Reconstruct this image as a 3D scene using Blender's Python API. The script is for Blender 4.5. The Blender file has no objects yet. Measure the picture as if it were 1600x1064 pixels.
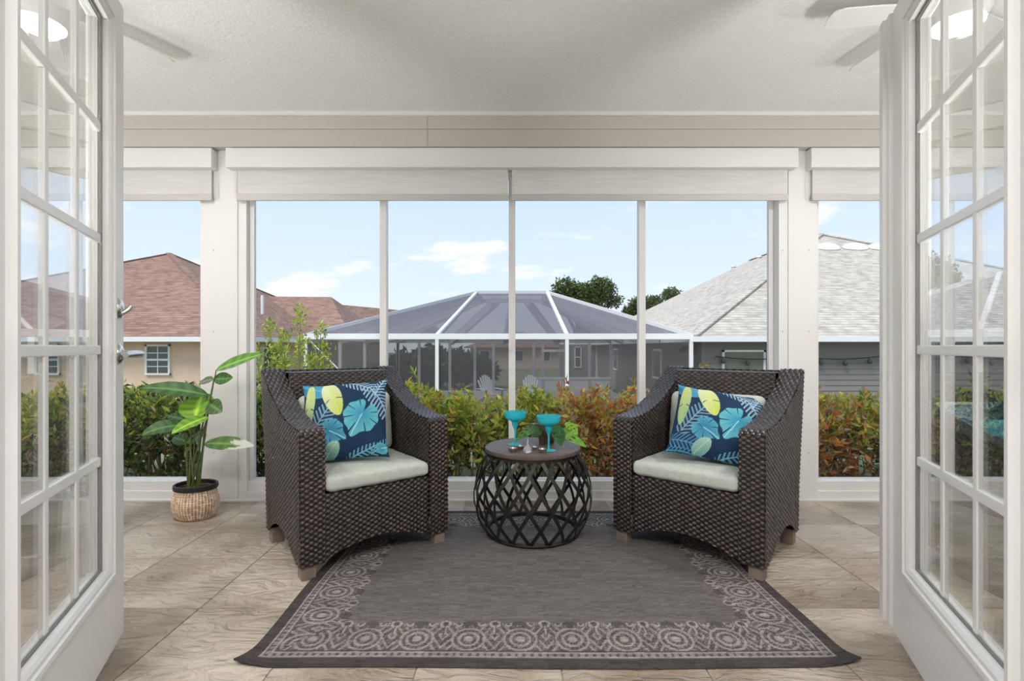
import bpy, bmesh, math, random
import numpy as np
from mathutils import Vector, Matrix, Euler

random.seed(7); rng = np.random.default_rng(11)
scn = bpy.context.scene
COL = scn.collection
PI = math.pi

# ------------------------------------------------------------------ camera
CAM_H, FPX = 0.95, 780.0
cam = bpy.data.cameras.new('camera'); camo = bpy.data.objects.new('camera', cam); COL.objects.link(camo)
camo.location = (0, 0, CAM_H); camo.rotation_euler = (PI/2, 0, 0)
cam.sensor_width = 36; cam.lens = FPX/1600*36; cam.shift_y = 11/1600; cam.clip_start = 0.05; cam.clip_end = 500
scn.camera = camo

# ------------------------------------------------------------------ world, sun, exposure
scn.view_settings.view_transform = 'Standard'; scn.view_settings.look = 'None'
scn.view_settings.gamma = 1.0; scn.view_settings.use_curve_mapping = False
scn.view_settings.exposure = 0.38
w = bpy.data.worlds.new('sky'); scn.world = w; w.use_nodes = True
nt = w.node_tree; nt.nodes.clear()
def nd(t, typ, **kw):
    n = t.nodes.new(typ)
    for k, v in kw.items(): setattr(n, k, v)
    return n
tc = nd(nt, 'ShaderNodeTexCoord'); sep = nd(nt, 'ShaderNodeSeparateXYZ')
nt.links.new(tc.outputs['Generated'], sep.inputs[0])
ramp = nd(nt, 'ShaderNodeValToRGB'); nt.links.new(sep.outputs['Z'], ramp.inputs[0])
cr = ramp.color_ramp
cr.elements[0].position = 0.0; cr.elements[0].color = (.80, .86, .93, 1)
cr.elements[1].position = 0.9; cr.elements[1].color = (.36, .57, .90, 1)
e = cr.elements.new(0.12); e.color = (.68, .795, .945, 1)
e = cr.elements.new(0.32); e.color = (.57, .72, .95, 1)
zz = nd(nt, 'ShaderNodeMath', operation='ADD'); zz.inputs[1].default_value = 0.22; nt.links.new(sep.outputs['Z'], zz.inputs[0])
dx = nd(nt, 'ShaderNodeMath', operation='DIVIDE'); dy = nd(nt, 'ShaderNodeMath', operation='DIVIDE')
nt.links.new(sep.outputs['X'], dx.inputs[0]); nt.links.new(zz.outputs[0], dx.inputs[1])
nt.links.new(sep.outputs['Y'], dy.inputs[0]); nt.links.new(zz.outputs[0], dy.inputs[1])
cmb = nd(nt, 'ShaderNodeCombineXYZ'); nt.links.new(dx.outputs[0], cmb.inputs[0]); nt.links.new(dy.outputs[0], cmb.inputs[1])
cmb.inputs[2].default_value = 3.7
nz = nd(nt, 'ShaderNodeTexNoise'); nz.inputs['Scale'].default_value = 2.1; nz.inputs['Detail'].default_value = 7; nz.inputs['Roughness'].default_value = .52
nt.links.new(cmb.outputs[0], nz.inputs['Vector'])
mr = nd(nt, 'ShaderNodeMapRange', interpolation_type='SMOOTHSTEP'); mr.inputs['From Min'].default_value = .545; mr.inputs['From Max'].default_value = .68
nt.links.new(nz.outputs['Fac'], mr.inputs['Value'])
mx = nd(nt, 'ShaderNodeMixRGB'); nt.links.new(mr.outputs[0], mx.inputs['Fac']); nt.links.new(ramp.outputs[0], mx.inputs['Color1']); mx.inputs['Color2'].default_value = (.97, .94, .92, 1)
bg = nd(nt, 'ShaderNodeBackground'); bg.inputs['Strength'].default_value = .92; nt.links.new(mx.outputs[0], bg.inputs['Color'])
wo = nd(nt, 'ShaderNodeOutputWorld'); nt.links.new(bg.outputs[0], wo.inputs[0])
sun = bpy.data.lights.new('sun', 'SUN'); suno = bpy.data.objects.new('sun', sun); COL.objects.link(suno)
sun.energy = 2.9; sun.angle = math.radians(25); sun.color = (1, .96, .9)
suno.rotation_euler = Vector((.46, .41, -.79)).to_track_quat('-Z', 'Y').to_euler()   # high, from the left and slightly behind the house

LIVING_FILL_W, WALL_FILL_W, FAN_W = 25, 12, 9  # watts of the added fill lamps and of the fan lights

# ------------------------------------------------------------------ helpers
def P(px, py, D): return Vector(((px-800)/FPX*D, D, CAM_H+(543-py)/FPX*D))

def link(o, parent=None):
    COL.objects.link(o)
    if parent is not None: o.parent = parent
    return o
def tag(o, label=None, cat=None, group=None, kind=None):
    if label: o['label'] = label
    if cat: o['category'] = cat
    if group: o['group'] = group
    if kind: o['kind'] = kind
    return o
def empty(name, loc=(0,0,0), rz=0, **kw):
    o = bpy.data.objects.new(name, None); link(o); o.location = loc; o.rotation_euler = (0, 0, rz); o.empty_display_size = .1
    return tag(o, **kw)

def np_obj(name, V, F, mat, parent=None, col=None, smooth=True, uv=None):
    V = np.asarray(V, dtype=np.float32); F = np.asarray(F, dtype=np.int32)
    me = bpy.data.meshes.new(name); k = F.shape[1]
    me.vertices.add(len(V)); me.vertices.foreach_set('co', V.ravel())
    me.loops.add(F.size); me.loops.foreach_set('vertex_index', F.ravel())
    me.polygons.add(len(F)); me.polygons.foreach_set('loop_start', np.arange(0, F.size, k, dtype=np.int32))
    me.polygons.foreach_set('loop_total', np.full(len(F), k, dtype=np.int32))
    if smooth: me.polygons.foreach_set('use_smooth', np.ones(len(F), dtype=bool))
    me.update(calc_edges=True); me.validate()
    if col is not None:
        a = me.color_attributes.new('Col', 'FLOAT_COLOR', 'POINT')
        c = np.ones((len(V), 4), dtype=np.float32); c[:, :3] = col; a.data.foreach_set('color', c.ravel())
    me.materials.append(mat)
    return link(bpy.data.objects.new(name, me), parent)

class MB:
    """collects shapes for ONE mesh object"""
    def __init__(s): s.bm = bmesh.new()
    def box(s, x0, x1, y0, y1, z0, z1, bev=0):
        vs = [s.bm.verts.new((x, y, z)) for x in (x0, x1) for y in (y0, y1) for z in (z0, z1)]
        fs = [(0,1,3,2), (4,6,7,5), (0,4,5,1), (2,3,7,6), (0,2,6,4), (1,5,7,3)]
        F = [s.bm.faces.new([vs[i] for i in f]) for f in fs]
        if bev:
            es = list({e for f in F for e in f.edges})
            bmesh.ops.bevel(s.bm, geom=es, offset=bev, segments=2, profile=.6, affect='EDGES')
        return s
    def beam(s, p, q, w, h, up=(0,0,1)):
        p = Vector(p); q = Vector(q); d = (q-p).normalized(); up = Vector(up)
        sd = d.cross(up)
        if sd.length < 1e-5: sd = d.cross(Vector((0,1,0)))
        sd.normalize(); u = sd.cross(d)
        vs = []
        for c in (p, q):
            for a, b in ((-1,-1), (1,-1), (1,1), (-1,1)): vs.append(s.bm.verts.new(c+sd*a*w/2+u*b*h/2))
        for f in ((0,1,2,3), (7,6,5,4), (0,4,5,1), (1,5,6,2), (2,6,7,3), (3,7,4,0)): s.bm.faces.new([vs[i] for i in f])
        return s
    def tube(s, pts, rads, k=8, cap=True):
        pts = [Vector(p) for p in pts]; rings = []
        if not hasattr(rads, '__len__'): rads = [rads]*len(pts)
        n = None
        for i, p in enumerate(pts):
            d = (pts[min(i+1, len(pts)-1)]-pts[max(i-1, 0)]).normalized()
            if n is None: n = d.orthogonal().normalized()
            n = (n-d*n.dot(d)).normalized(); b = d.cross(n)
            rings.append([s.bm.verts.new(p+(n*math.cos(2*PI*j/k)+b*math.sin(2*PI*j/k))*rads[i]) for j in range(k)])
        for a, b in zip(rings, rings[1:]):
            for j in range(k): s.bm.faces.new((a[j], a[(j+1)%k], b[(j+1)%k], b[j]))
        if cap: s.bm.faces.new(rings[0][::-1]); s.bm.faces.new(rings[-1])
        return s
    def lathe(s, prof, k=32, cx=0, cy=0, sx=1, sy=1, closed=False):
        rings = []
        for r, z in prof:
            if r < 1e-6: rings.append([s.bm.verts.new((cx, cy, z))])
            else: rings.append([s.bm.verts.new((cx+r*sx*math.cos(2*PI*j/k), cy+r*sy*math.sin(2*PI*j/k), z)) for j in range(k)])
        prs = list(zip(rings, rings[1:]))
        if closed: prs.append((rings[-1], rings[0]))
        for a, b in prs:
            for j in range(k):
                vs = [a[j % len(a)], a[(j+1) % len(a)], b[(j+1) % len(b)], b[j % len(b)]]
                u = []
                for v in vs:
                    if v not in u: u.append(v)
                if len(u) > 2: s.bm.faces.new(u)
        return s
    def poly(s, pts, faces):
        vs = [s.bm.verts.new(p) for p in pts]
        for f in faces: s.bm.faces.new([vs[i] for i in f])
        return s
    def xf(s, M): bmesh.ops.transform(s.bm, matrix=M, verts=s.bm.verts); return s
    def mesh(s, name, mat, smooth=False):
        bmesh.ops.recalc_face_normals(s.bm, faces=s.bm.faces)
        me = bpy.data.meshes.new(name); s.bm.to_mesh(me); s.bm.free(); me.materials.append(mat)
        if smooth:
            me.polygons.foreach_set('use_smooth', np.ones(len(me.polygons), dtype=bool))
            try: me.set_sharp_from_angle(angle=math.radians(40))
            except Exception: pass
        return me
    def build(s, name, mat, parent=None, smooth=False):
        return link(bpy.data.objects.new(name, s.mesh(name, mat, smooth)), parent)

def bx(name, mat, parent, x0, x1, y0, y1, z0, z1, bev=0):
    return MB().box(x0, x1, y0, y1, z0, z1, bev).build(name, mat, parent)

# ------------------------------------------------------------------ materials
def mat(name, col=(.8,.8,.8), rough=.5, metal=0, spec=.5, attr=False, trans=0):
    m = bpy.data.materials.new(name); m.use_nodes = True; t = m.node_tree
    b = t.nodes['Principled BSDF']; b.inputs['Base Color'].default_value = (*col, 1); b.inputs['Roughness'].default_value = rough
    b.inputs['Metallic'].default_value = metal; b.inputs['Specular IOR Level'].default_value = spec
    if attr:
        a = nd(t, 'ShaderNodeVertexColor', layer_name='Col'); t.links.new(a.outputs[0], b.inputs['Base Color'])
    if trans:
        tr = nd(t, 'ShaderNodeBsdfTranslucent'); ms = nd(t, 'ShaderNodeMixShader'); ms.inputs[0].default_value = trans
        if attr: t.links.new(a.outputs[0], tr.inputs[0])
        else: tr.inputs[0].default_value = (*col, 1)
        o = t.nodes['Material Output']; t.links.new(b.outputs[0], ms.inputs[1]); t.links.new(tr.outputs[0], ms.inputs[2]); t.links.new(ms.outputs[0], o.inputs[0])
    return m
def bsdf(m): return m.node_tree.nodes['Principled BSDF']
def add_noise(m, c1, c2, scale=5, detail=4, lo=.35, hi=.65, coord='Object', bump=0, bscale=None, stretch=(1,1,1), dist=.01, rnd=0):
    t = m.node_tree; tcn = nd(t, 'ShaderNodeTexCoord'); mp = nd(t, 'ShaderNodeMapping'); mp.inputs['Scale'].default_value = stretch
    t.links.new(tcn.outputs[coord], mp.inputs[0]); src = mp.outputs[0]
    if rnd:
        oi = nd(t, 'ShaderNodeObjectInfo'); ml = nd(t, 'ShaderNodeMath', operation='MULTIPLY'); ml.inputs[1].default_value = rnd
        t.links.new(oi.outputs['Random'], ml.inputs[0])
        va = nd(t, 'ShaderNodeVectorMath', operation='ADD'); t.links.new(src, va.inputs[0]); t.links.new(ml.outputs[0], va.inputs[1]); src = va.outputs[0]
    n = nd(t, 'ShaderNodeTexNoise'); n.inputs['Scale'].default_value = scale; n.inputs['Detail'].default_value = detail; t.links.new(src, n.inputs['Vector'])
    r = nd(t, 'ShaderNodeValToRGB'); r.color_ramp.elements[0].position = lo; r.color_ramp.elements[1].position = hi
    r.color_ramp.elements[0].color = (*c1, 1); r.color_ramp.elements[1].color = (*c2, 1)
    t.links.new(n.outputs['Fac'], r.inputs[0]); t.links.new(r.outputs[0], bsdf(m).inputs['Base Color'])
    if bump:
        n2 = nd(t, 'ShaderNodeTexNoise'); n2.inputs['Scale'].default_value = bscale or scale; n2.inputs['Detail'].default_value = 5; t.links.new(src, n2.inputs['Vector'])
        bp = nd(t, 'ShaderNodeBump'); bp.inputs['Strength'].default_value = bump; bp.inputs['Distance'].default_value = dist
        t.links.new(n2.outputs['Fac'], bp.inputs['Height']); t.links.new(bp.outputs[0], bsdf(m).inputs['Normal'])
    return m, src, r

M = {}
M['white'] = mat('white_vinyl', (.80, .79, .775), .38)
M['door'] = mat('white_door_paint', (.81, .80, .785), .33)
M['wall'] = mat('white_wall', (.80, .785, .765), .7)
M['header'] = mat('greige_header', (.56, .535, .50), .5)
M['ceiling'], _, _ = add_noise(mat('stippled_ceiling', rough=.9), (.85, .84, .825), (.90, .89, .875), 60, 4, bump=.6, bscale=85, dist=.007)
M['dark_gap'] = mat('dark_gasket', (.22, .21, .20), .6)
M['chrome'] = mat('satin_nickel', (.72, .71, .69), .22, 1)
M['plastic_white'] = mat('white_plastic_enamel', (.80, .79, .775), .5)
M['black'] = mat('black_metal', (.012, .011, .011), .45)
M['concrete'] = mat('grout', (.33, .29, .24), .9)

# slate look tile: ripples and stains, each tile its own piece of the noise
m = mat('slate_tile', rough=.38, spec=.45)
m, src, rmp = add_noise(m, (.27, .215, .155), (.55, .475, .385), 2.3, 9, .36, .62, rnd=37)
t = m.node_tree
nst = nd(t, 'ShaderNodeTexNoise'); nst.inputs['Scale'].default_value = 1.9; nst.inputs['Detail'].default_value = 3; t.links.new(src, nst.inputs['Vector'])
rst = nd(t, 'ShaderNodeMapRange'); rst.inputs['From Min'].default_value = .60; rst.inputs['From Max'].default_value = .76; rst.inputs['To Max'].default_value = .7; t.links.new(nst.outputs['Fac'], rst.inputs['Value'])
mxs = nd(t, 'ShaderNodeMixRGB'); t.links.new(rst.outputs[0], mxs.inputs['Fac']); t.links.new(rmp.outputs[0], mxs.inputs['Color1']); mxs.inputs['Color2'].default_value = (.30, .20, .12, 1)
t.links.new(mxs.outputs[0], bsdf(m).inputs['Base Color'])
mp2 = nd(t, 'ShaderNodeMapping'); mp2.inputs['Rotation'].default_value = (0, 0, .5); mp2.inputs['Scale'].default_value = (6, 13, 6); t.links.new(src, mp2.inputs[0])
n2 = nd(t, 'ShaderNodeTexNoise'); n2.inputs['Scale'].default_value = 1.0; n2.inputs['Detail'].default_value = 6; n2.inputs['Distortion'].default_value = 2.6; t.links.new(mp2.outputs[0], n2.inputs['Vector'])
bp = nd(t, 'ShaderNodeBump'); bp.inputs['Strength'].default_value = 1.0; bp.inputs['Distance'].default_value = .026; t.links.new(n2.outputs['Fac'], bp.inputs['Height']); t.links.new(bp.outputs[0], bsdf(m).inputs['Normal'])
M['tile'] = m

def glass_mat(name, k=1.0, tint=(.96, .975, .97), base=.04):
    m = bpy.data.materials.new(name); m.use_nodes = True; t = m.node_tree; t.nodes.clear()
    lw = nd(t, 'ShaderNodeLayerWeight'); lw.inputs[0].default_value = .5
    pw = nd(t, 'ShaderNodeMath', operation='POWER'); pw.inputs[1].default_value = 5; t.links.new(lw.outputs['Facing'], pw.inputs[0])
    ma = nd(t, 'ShaderNodeMath', operation='MULTIPLY_ADD', use_clamp=True); ma.inputs[1].default_value = .96*k; ma.inputs[2].default_value = base*k; t.links.new(pw.outputs[0], ma.inputs[0])
    tr = nd(t, 'ShaderNodeBsdfTransparent'); tr.inputs[0].default_value = (*tint, 1)
    gl = nd(t, 'ShaderNodeBsdfGlossy'); gl.inputs['Roughness'].default_value = 0.0; gl.inputs[0].default_value = (1, 1, 1, 1)
    ms = nd(t, 'ShaderNodeMixShader'); t.links.new(ma.outputs[0], ms.inputs[0]); t.links.new(tr.outputs[0], ms.inputs[1]); t.links.new(gl.outputs[0], ms.inputs[2])
    o = nd(t, 'ShaderNodeOutputMaterial'); t.links.new(ms.outputs[0], o.inputs[0]); return m
M['door_glass'] = glass_mat('door_glass', 1.35, (.93, .94, .93))
M['win_glass'] = glass_mat('window_glass', .18, (.985, .99, .99))
def screen_mat(name, op, col):
    m = bpy.data.materials.new(name); m.use_nodes = True; t = m.node_tree; t.nodes.clear()
    tr = nd(t, 'ShaderNodeBsdfTransparent'); df = nd(t, 'ShaderNodeBsdfDiffuse'); df.inputs[0].default_value = (*col, 1)
    ms = nd(t, 'ShaderNodeMixShader'); ms.inputs[0].default_value = op; t.links.new(tr.outputs[0], ms.inputs[1]); t.links.new(df.outputs[0], ms.inputs[2])
    o = nd(t, 'ShaderNodeOutputMaterial'); t.links.new(ms.outputs[0], o.inputs[0]); return m
M['screen'] = screen_mat('screen_mesh', .46, (.115, .11, .115))
M['screen_roof'] = screen_mat('screen_mesh_roof', .62, (.16, .155, .18))
m = mat('shade_fabric', (.95, .94, .92), .9, trans=.42); M['shade'] = m
t = m.node_tree; tcn = nd(t, 'ShaderNodeTexCoord'); mp = nd(t, 'ShaderNodeMapping'); mp.inputs['Scale'].default_value = (6, 6, 180); t.links.new(tcn.outputs['Object'], mp.inputs[0])
n = nd(t, 'ShaderNodeTexNoise'); n.inputs['Scale'].default_value = 1; t.links.new(mp.outputs[0], n.inputs['Vector'])
r = nd(t, 'ShaderNodeValToRGB'); r.color_ramp.elements[0].color = (.80, .785, .765, 1); r.color_ramp.elements[1].color = (.97, .96, .94, 1); r.color_ramp.elements[0].position = .3; r.color_ramp.elements[1].position = .7
t.links.new(n.outputs['Fac'], r.inputs[0]); t.links.new(r.outputs[0], bsdf(m).inputs['Base Color'])
M['wicker'] = mat('wicker_strand', rough=.29, spec=.6, attr=True)
M['feet'], _, _ = add_noise(mat('greyed_wood_feet', rough=.6), (.16, .12, .095), (.27, .215, .175), 18, 4, stretch=(1, 1, .2))
M['cushion'], _, _ = add_noise(mat('pale_mint_fabric', rough=.9, spec=.2), (.50, .535, .48), (.56, .59, .535), 60, 3, bump=.25, bscale=420, dist=.002)
M['attr_cloth'] = mat('printed_cotton', rough=.85, spec=.2, attr=True)
M['rug'] = mat('woven_rug', rough=.95, spec=.1, attr=True)
t = M['rug'].node_tree; tcn = nd(t, 'ShaderNodeTexCoord'); mp = nd(t, 'ShaderNodeMapping'); mp.inputs['Scale'].default_value = (60, 260, 60); t.links.new(tcn.outputs['Object'], mp.inputs[0])
n = nd(t, 'ShaderNodeTexNoise'); n.inputs['Scale'].default_value = 1; n.inputs['Detail'].default_value = 3; t.links.new(mp.outputs[0], n.inputs['Vector'])
bp = nd(t, 'ShaderNodeBump'); bp.inputs['Strength'].default_value = .6; bp.inputs['Distance'].default_value = .006; t.links.new(n.outputs['Fac'], bp.inputs['Height']); t.links.new(bp.outputs[0], bsdf(M['rug']).inputs['Normal'])
M['table_metal'] = mat('dark_bronze_metal', (.030, .026, .023), .42, .5)
M['table_top'], _, _ = add_noise(mat('brown_table_top', rough=.5), (.095, .070, .060), (.135, .10, .085), 12, 4, stretch=(1, 6, 1))
m = mat('turquoise_glass', (.06, .66, .74), .08); t = m.node_tree
tr = nd(t, 'ShaderNodeBsdfTransparent'); tr.inputs[0].default_value = (.30, .90, .94, 1); ms = nd(t, 'ShaderNodeMixShader'); ms.inputs[0].default_value = .5
t.links.new(tr.outputs[0], ms.inputs[1]); t.links.new(bsdf(m).outputs[0], ms.inputs[2]); t.links.new(ms.outputs[0], t.nodes['Material Output'].inputs[0])
M['teal_glass'] = m
m = bpy.data.materials.new('clear_glass'); m.use_nodes = True
b = bsdf(m); b.inputs['Base Color'].default_value = (.93, .92, .92, 1); b.inputs['Roughness'].default_value = .04; b.inputs['Transmission Weight'].default_value = .8; b.inputs['IOR'].default_value = 1.4
M['clear_glass'] = m
M['pewter'] = mat('pewter_cup', (.30, .26, .25), .3, .8)
M['leaf'] = mat('plant_leaf', rough=.4, attr=True, trans=.25)
M['foliage'] = mat('foliage', rough=.55, spec=.3, attr=True, trans=.42)
M['stem'] = mat('green_stem', (.10, .14, .035), .5)
M['twig'] = mat('brown_twig', (.27, .18, .115), .8)
M['bark'] = mat('tree_bark', (.10, .075, .055), .9)
M['basket'] = mat('woven_basket', rough=.65, attr=True)
M['soil'], _, _ = add_noise(mat('potting_mulch', rough=.95), (.03, .018, .012), (.12, .07, .045), 90, 2, bump=.8, bscale=90)
M['pot'], _, _ = add_noise(mat('brown_pot', rough=.6), (.10, .055, .035), (.17, .10, .07), 25, 3)
M['grass'], _, _ = add_noise(mat('lawn', rough=.95), (.10, .125, .05), (.23, .235, .11), 3.5, 6, .3, .7, bump=.5, bscale=60)
M['deck'] = mat('pale_deck', (.55, .53, .50), .8)
M['alu'] = mat('white_aluminium', (.82, .81, .80), .45)
M['alu_grey'] = mat('grey_aluminium', (.56, .55, .56), .5)
M['stucco'], _, _ = add_noise(mat('tan_stucco', rough=.95), (.75, .54, .395), (.81, .59, .435), 3, 4, bump=.2, bscale=40)
M['stucco_pink'] = mat('beige_stucco', (.55, .42, .35), .95)
M['siding'] = mat('grey_siding', (.235, .215, .205), .75)
M['pane_dark'] = mat('dark_window_pane', (.09, .10, .10), .15)
M['blind'] = mat('olive_blind', (.19, .19, .15), .6)
M['plastic_white_'] = mat('white_plastic', (.78, .77, .75), .5)
M['seat_blue'] = mat('grey_blue_plastic', (.20, .27, .31), .6)
M['dome'] = mat('skylight_dome', (.82, .80, .77), .35)
M['bulb'] = mat('smoky_bulb', (.05, .045, .04), .2)
def shingle(name, c1, c2, dark):
    m = mat(name, rough=.95, spec=.15); t = m.node_tree
    g = nd(t, 'ShaderNodeNewGeometry'); s = nd(t, 'ShaderNodeSeparateXYZ'); t.links.new(g.outputs['Position'], s.inputs[0])
    zc = nd(t, 'ShaderNodeMath', operation='DIVIDE'); zc.inputs[1].default_value = .075; t.links.new(s.outputs['Z'], zc.inputs[0])
    fl = nd(t, 'ShaderNodeMath', operation='FLOOR'); t.links.new(zc.outputs[0], fl.inputs[0])
    fr = nd(t, 'ShaderNodeMath', operation='FRACT'); t.links.new(zc.outputs[0], fr.inputs[0])
    cb = nd(t, 'ShaderNodeCombineXYZ')
    for k, ax in enumerate('XY'):
        d = nd(t, 'ShaderNodeMath', operation='MULTIPLY'); d.inputs[1].default_value = 3.2; t.links.new(s.outputs[ax], d.inputs[0]); t.links.new(d.outputs[0], cb.inputs[k])
    f2 = nd(t, 'ShaderNodeMath', operation='MULTIPLY'); f2.inputs[1].default_value = 7.3; t.links.new(fl.outputs[0], f2.inputs[0]); t.links.new(f2.outputs[0], cb.inputs[2])
    n = nd(t, 'ShaderNodeTexNoise'); n.inputs['Scale'].default_value = 1; n.inputs['Detail'].default_value = 3; t.links.new(cb.outputs[0], n.inputs['Vector'])
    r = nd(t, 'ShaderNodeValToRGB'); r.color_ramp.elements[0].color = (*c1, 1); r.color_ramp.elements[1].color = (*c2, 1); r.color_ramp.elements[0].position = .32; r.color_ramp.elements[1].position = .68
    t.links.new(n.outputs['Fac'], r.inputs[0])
    ln = nd(t, 'ShaderNodeMapRange'); ln.inputs['From Min'].default_value = .30; ln.inputs['From Max'].default_value = 0; ln.inputs['To Max'].default_value = .75; t.links.new(fr.outputs[0], ln.inputs['Value'])  # shadow line under each shingle course, painted into the colour
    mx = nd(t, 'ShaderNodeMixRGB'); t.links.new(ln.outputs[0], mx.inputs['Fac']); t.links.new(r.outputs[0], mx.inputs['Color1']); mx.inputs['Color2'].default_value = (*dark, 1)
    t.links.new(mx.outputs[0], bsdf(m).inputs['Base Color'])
    bp = nd(t, 'ShaderNodeBump'); bp.inputs['Strength'].default_value = .4; bp.inputs['Distance'].default_value = .04; t.links.new(n.outputs['Fac'], bp.inputs['Height']); t.links.new(bp.outputs[0], bsdf(m).inputs['Normal'])
    return m
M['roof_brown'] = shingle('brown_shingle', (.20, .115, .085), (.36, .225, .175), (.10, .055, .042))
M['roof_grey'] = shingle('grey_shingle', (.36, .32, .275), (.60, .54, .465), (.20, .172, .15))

# ------------------------------------------------------------------ room constants
WALL_D = 3.0875; CEIL = 2.37; XL, XR = -3.6, 3.6; HOUSE_Y0, HOUSE_Y1 = .68, .815
TX, TY = .4277, .4293

# floor: grout slab with every tile a piece of its own
floor = bx('floor', M['concrete'], None, XL-.1, XR+.1, -4.2, WALL_D+.12, -.12, -.004)
tag(floor, 'beige slate-look tile floor of the sunroom', 'floor', kind='structure')
tile_me = None
cols = [-1.138+TX*k for k in range(-6, 11)]
rows = [2.679-TY*k for k in range(-0, 6)]
tile_me = MB().box(.002, TX-.002, .002, TY-.002, -.012, 0, .0015).mesh('tile', M['tile'])
edge_l = MB().box(XL-cols[0]-0.0, TX-.002, .002, TY-.002, -.012, 0, .0015).mesh('tile', M['tile']) if XL > cols[0] else None
for x in cols:
    for y in rows:
        if x > XR-.05: continue
        o = bpy.data.objects.new('tile', tile_me); link(o, floor); o.location = (x, y, 0)

tag(bx('floor_living_room', M['wall'], None, XL, XR, -4.2, .53, -.004, .0), 'pale living room floor behind the doorway', 'floor', kind='structure')  # unseen; made pale to bounce lamp light up to the sunroom ceiling
ceiling = bx('ceiling', M['ceiling'], None, XL-.1, XR+.1, HOUSE_Y0, WALL_D+.2, CEIL, CEIL+.12)
tag(ceiling, 'white stippled sunroom ceiling', 'ceiling', kind='structure')
for nm, x0, x1, lb in (('wall_left', XL-.1, XL, 'plain white end wall past the left French door'), ('wall_right', XR, XR+.1, 'plain white end wall past the right French door')):
    tag(bx(nm, M['wall'], None, x0, x1, HOUSE_Y1, WALL_D+.12, -.004, CEIL), lb, 'wall', kind='structure')
# the house wall the doors hang on, with its doorway; living room behind the camera
OPX = .93
wf = MB().box(XL-.1, -OPX, HOUSE_Y0, HOUSE_Y1, -.004, CEIL).box(OPX, XR+.1, HOUSE_Y0, HOUSE_Y1, -.004, CEIL).box(-OPX, OPX, HOUSE_Y0, HOUSE_Y1, 2.10, CEIL).build('wall_front', M['wall'])
tag(wf, 'white house wall with the French doorway', 'wall', kind='structure')
lr = MB().box(XL-.1, XR+.1, -4.2, HOUSE_Y0, 2.5, 2.62).box(XL-.2, XL-.1, -4.2, HOUSE_Y0, -.1, 2.62).box(XR+.1, XR+.2, -4.2, HOUSE_Y0, -.1, 2.62).box(XL-.2, XR+.2, -4.3, -4.2, -.1, 2.62).box(XL-.1, XR+.1, HOUSE_Y0-.02, HOUSE_Y0, 2.3, 2.55).build('wall_living_room', M['wall'])
tag(lr, 'white walls and ceiling of the living room behind the doorway', 'wall', kind='structure')
m = bpy.data.materials.new('lamp_lens'); m.use_nodes = True; bsdf(m).inputs['Emission Color'].default_value = (1, .985, .965, 1); bsdf(m).inputs['Emission Strength'].default_value = 6
M['lens'] = m
def disc_light(name, loc, r, power, parent=None, rot=(0,0,0), col=(1, .985, .972)):
    l = bpy.data.lights.new(name, 'AREA'); l.shape = 'DISK'; l.size = 2*r; l.energy = power; l.color = col
    o = bpy.data.objects.new(name, l); link(o, parent); o.location = loc; o.rotation_euler = rot; return o
for x_, lb in ((-.55, 'added flush fill lamp in the living room on the lever-handle side'), (.55, 'added flush fill lamp in the living room on the astragal side')):
    lamp = empty('ceiling_fill_lamp', (x_, -.35, 2.5), label=lb, cat='lamp', group='added living room fill lamps')  # unseen fill lamp, added behind the camera to brighten the sunroom
    MB().lathe([(0, 0), (.34, 0), (.36, -.03), (.34, -.05)], 32).build('lamp_base', M['plastic_white'], lamp, True)
    MB().lathe([(.335, -.05), (.25, -.06), (0, -.065)], 32).build('lamp_lens', M['lens'], lamp, True)
    disc_light('ceiling_fill_light', (0, 0, -.07), .33, LIVING_FILL_W, lamp)
# unseen bowl uplights added on the house wall to brighten the ceiling
for x_, lb in ((-1.75, 'added white bowl fill lamp next to the hinges of the lever-handle French door'), (1.75, 'added white bowl fill lamp next to the hinges of the astragal French door'),
               (-3.2, 'added white bowl fill lamp in the room corner past the lever-handle French door'), (3.2, 'added white bowl fill lamp in the room corner past the astragal French door')):
    wl = empty('wall_fill_lamp', (x_, HOUSE_Y1, .95), label=lb, cat='lamp', group='added bowl fill lamps')
    MB().lathe([(0, 0), (.055, 0), (.055, .012), (.02, .02), (.016, .07)], 20).xf(Matrix.Rotation(-PI/2, 4, 'X')).build('wall_plate', M['chrome'], wl, True)
    MB().lathe([(0, -.07), (.06, -.06), (.12, -.025), (.15, .03), (.145, .03), (.115, -.018), (.055, -.052), (0, -.062)], 32).xf(Matrix.Translation((0, .17, 0))).build('bowl', M['plastic_white'], wl, True)
    disc_light('bowl_fill_light', (0, .17, .022), .138, WALL_FILL_W, wl, (PI, 0, 0))

# ------------------------------------------------------------------ window wall
def wx(px, D=WALL_D): return (px-800)/FPX*D
wall_back = empty('wall_back', (0, WALL_D, 0), label='white framed window wall of the sunroom', cat='wall', kind='structure')
Y0 = WALL_D
def wb(name, mt, x0, x1, y0, y1, z0, z1, parent=wall_back, bev=.002):
    return bx(name, mt, parent, x0, x1, y0-WALL_D, y1-WALL_D, z0, z1, bev)
# posts between the windows: a raised core with flat cover strips
for (a, b) in ((wx(345), wx(372)), (wx(1231), wx(1258))):
    wb('post', M['white'], a, b, Y0-.008, Y0+.12, 0, 2.2)
for x0, x1 in ((XL, -3.42), (3.42, XR)): wb('post', M['white'], x0, x1, Y0-.008, Y0+.12, 0, 2.2)
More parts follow.
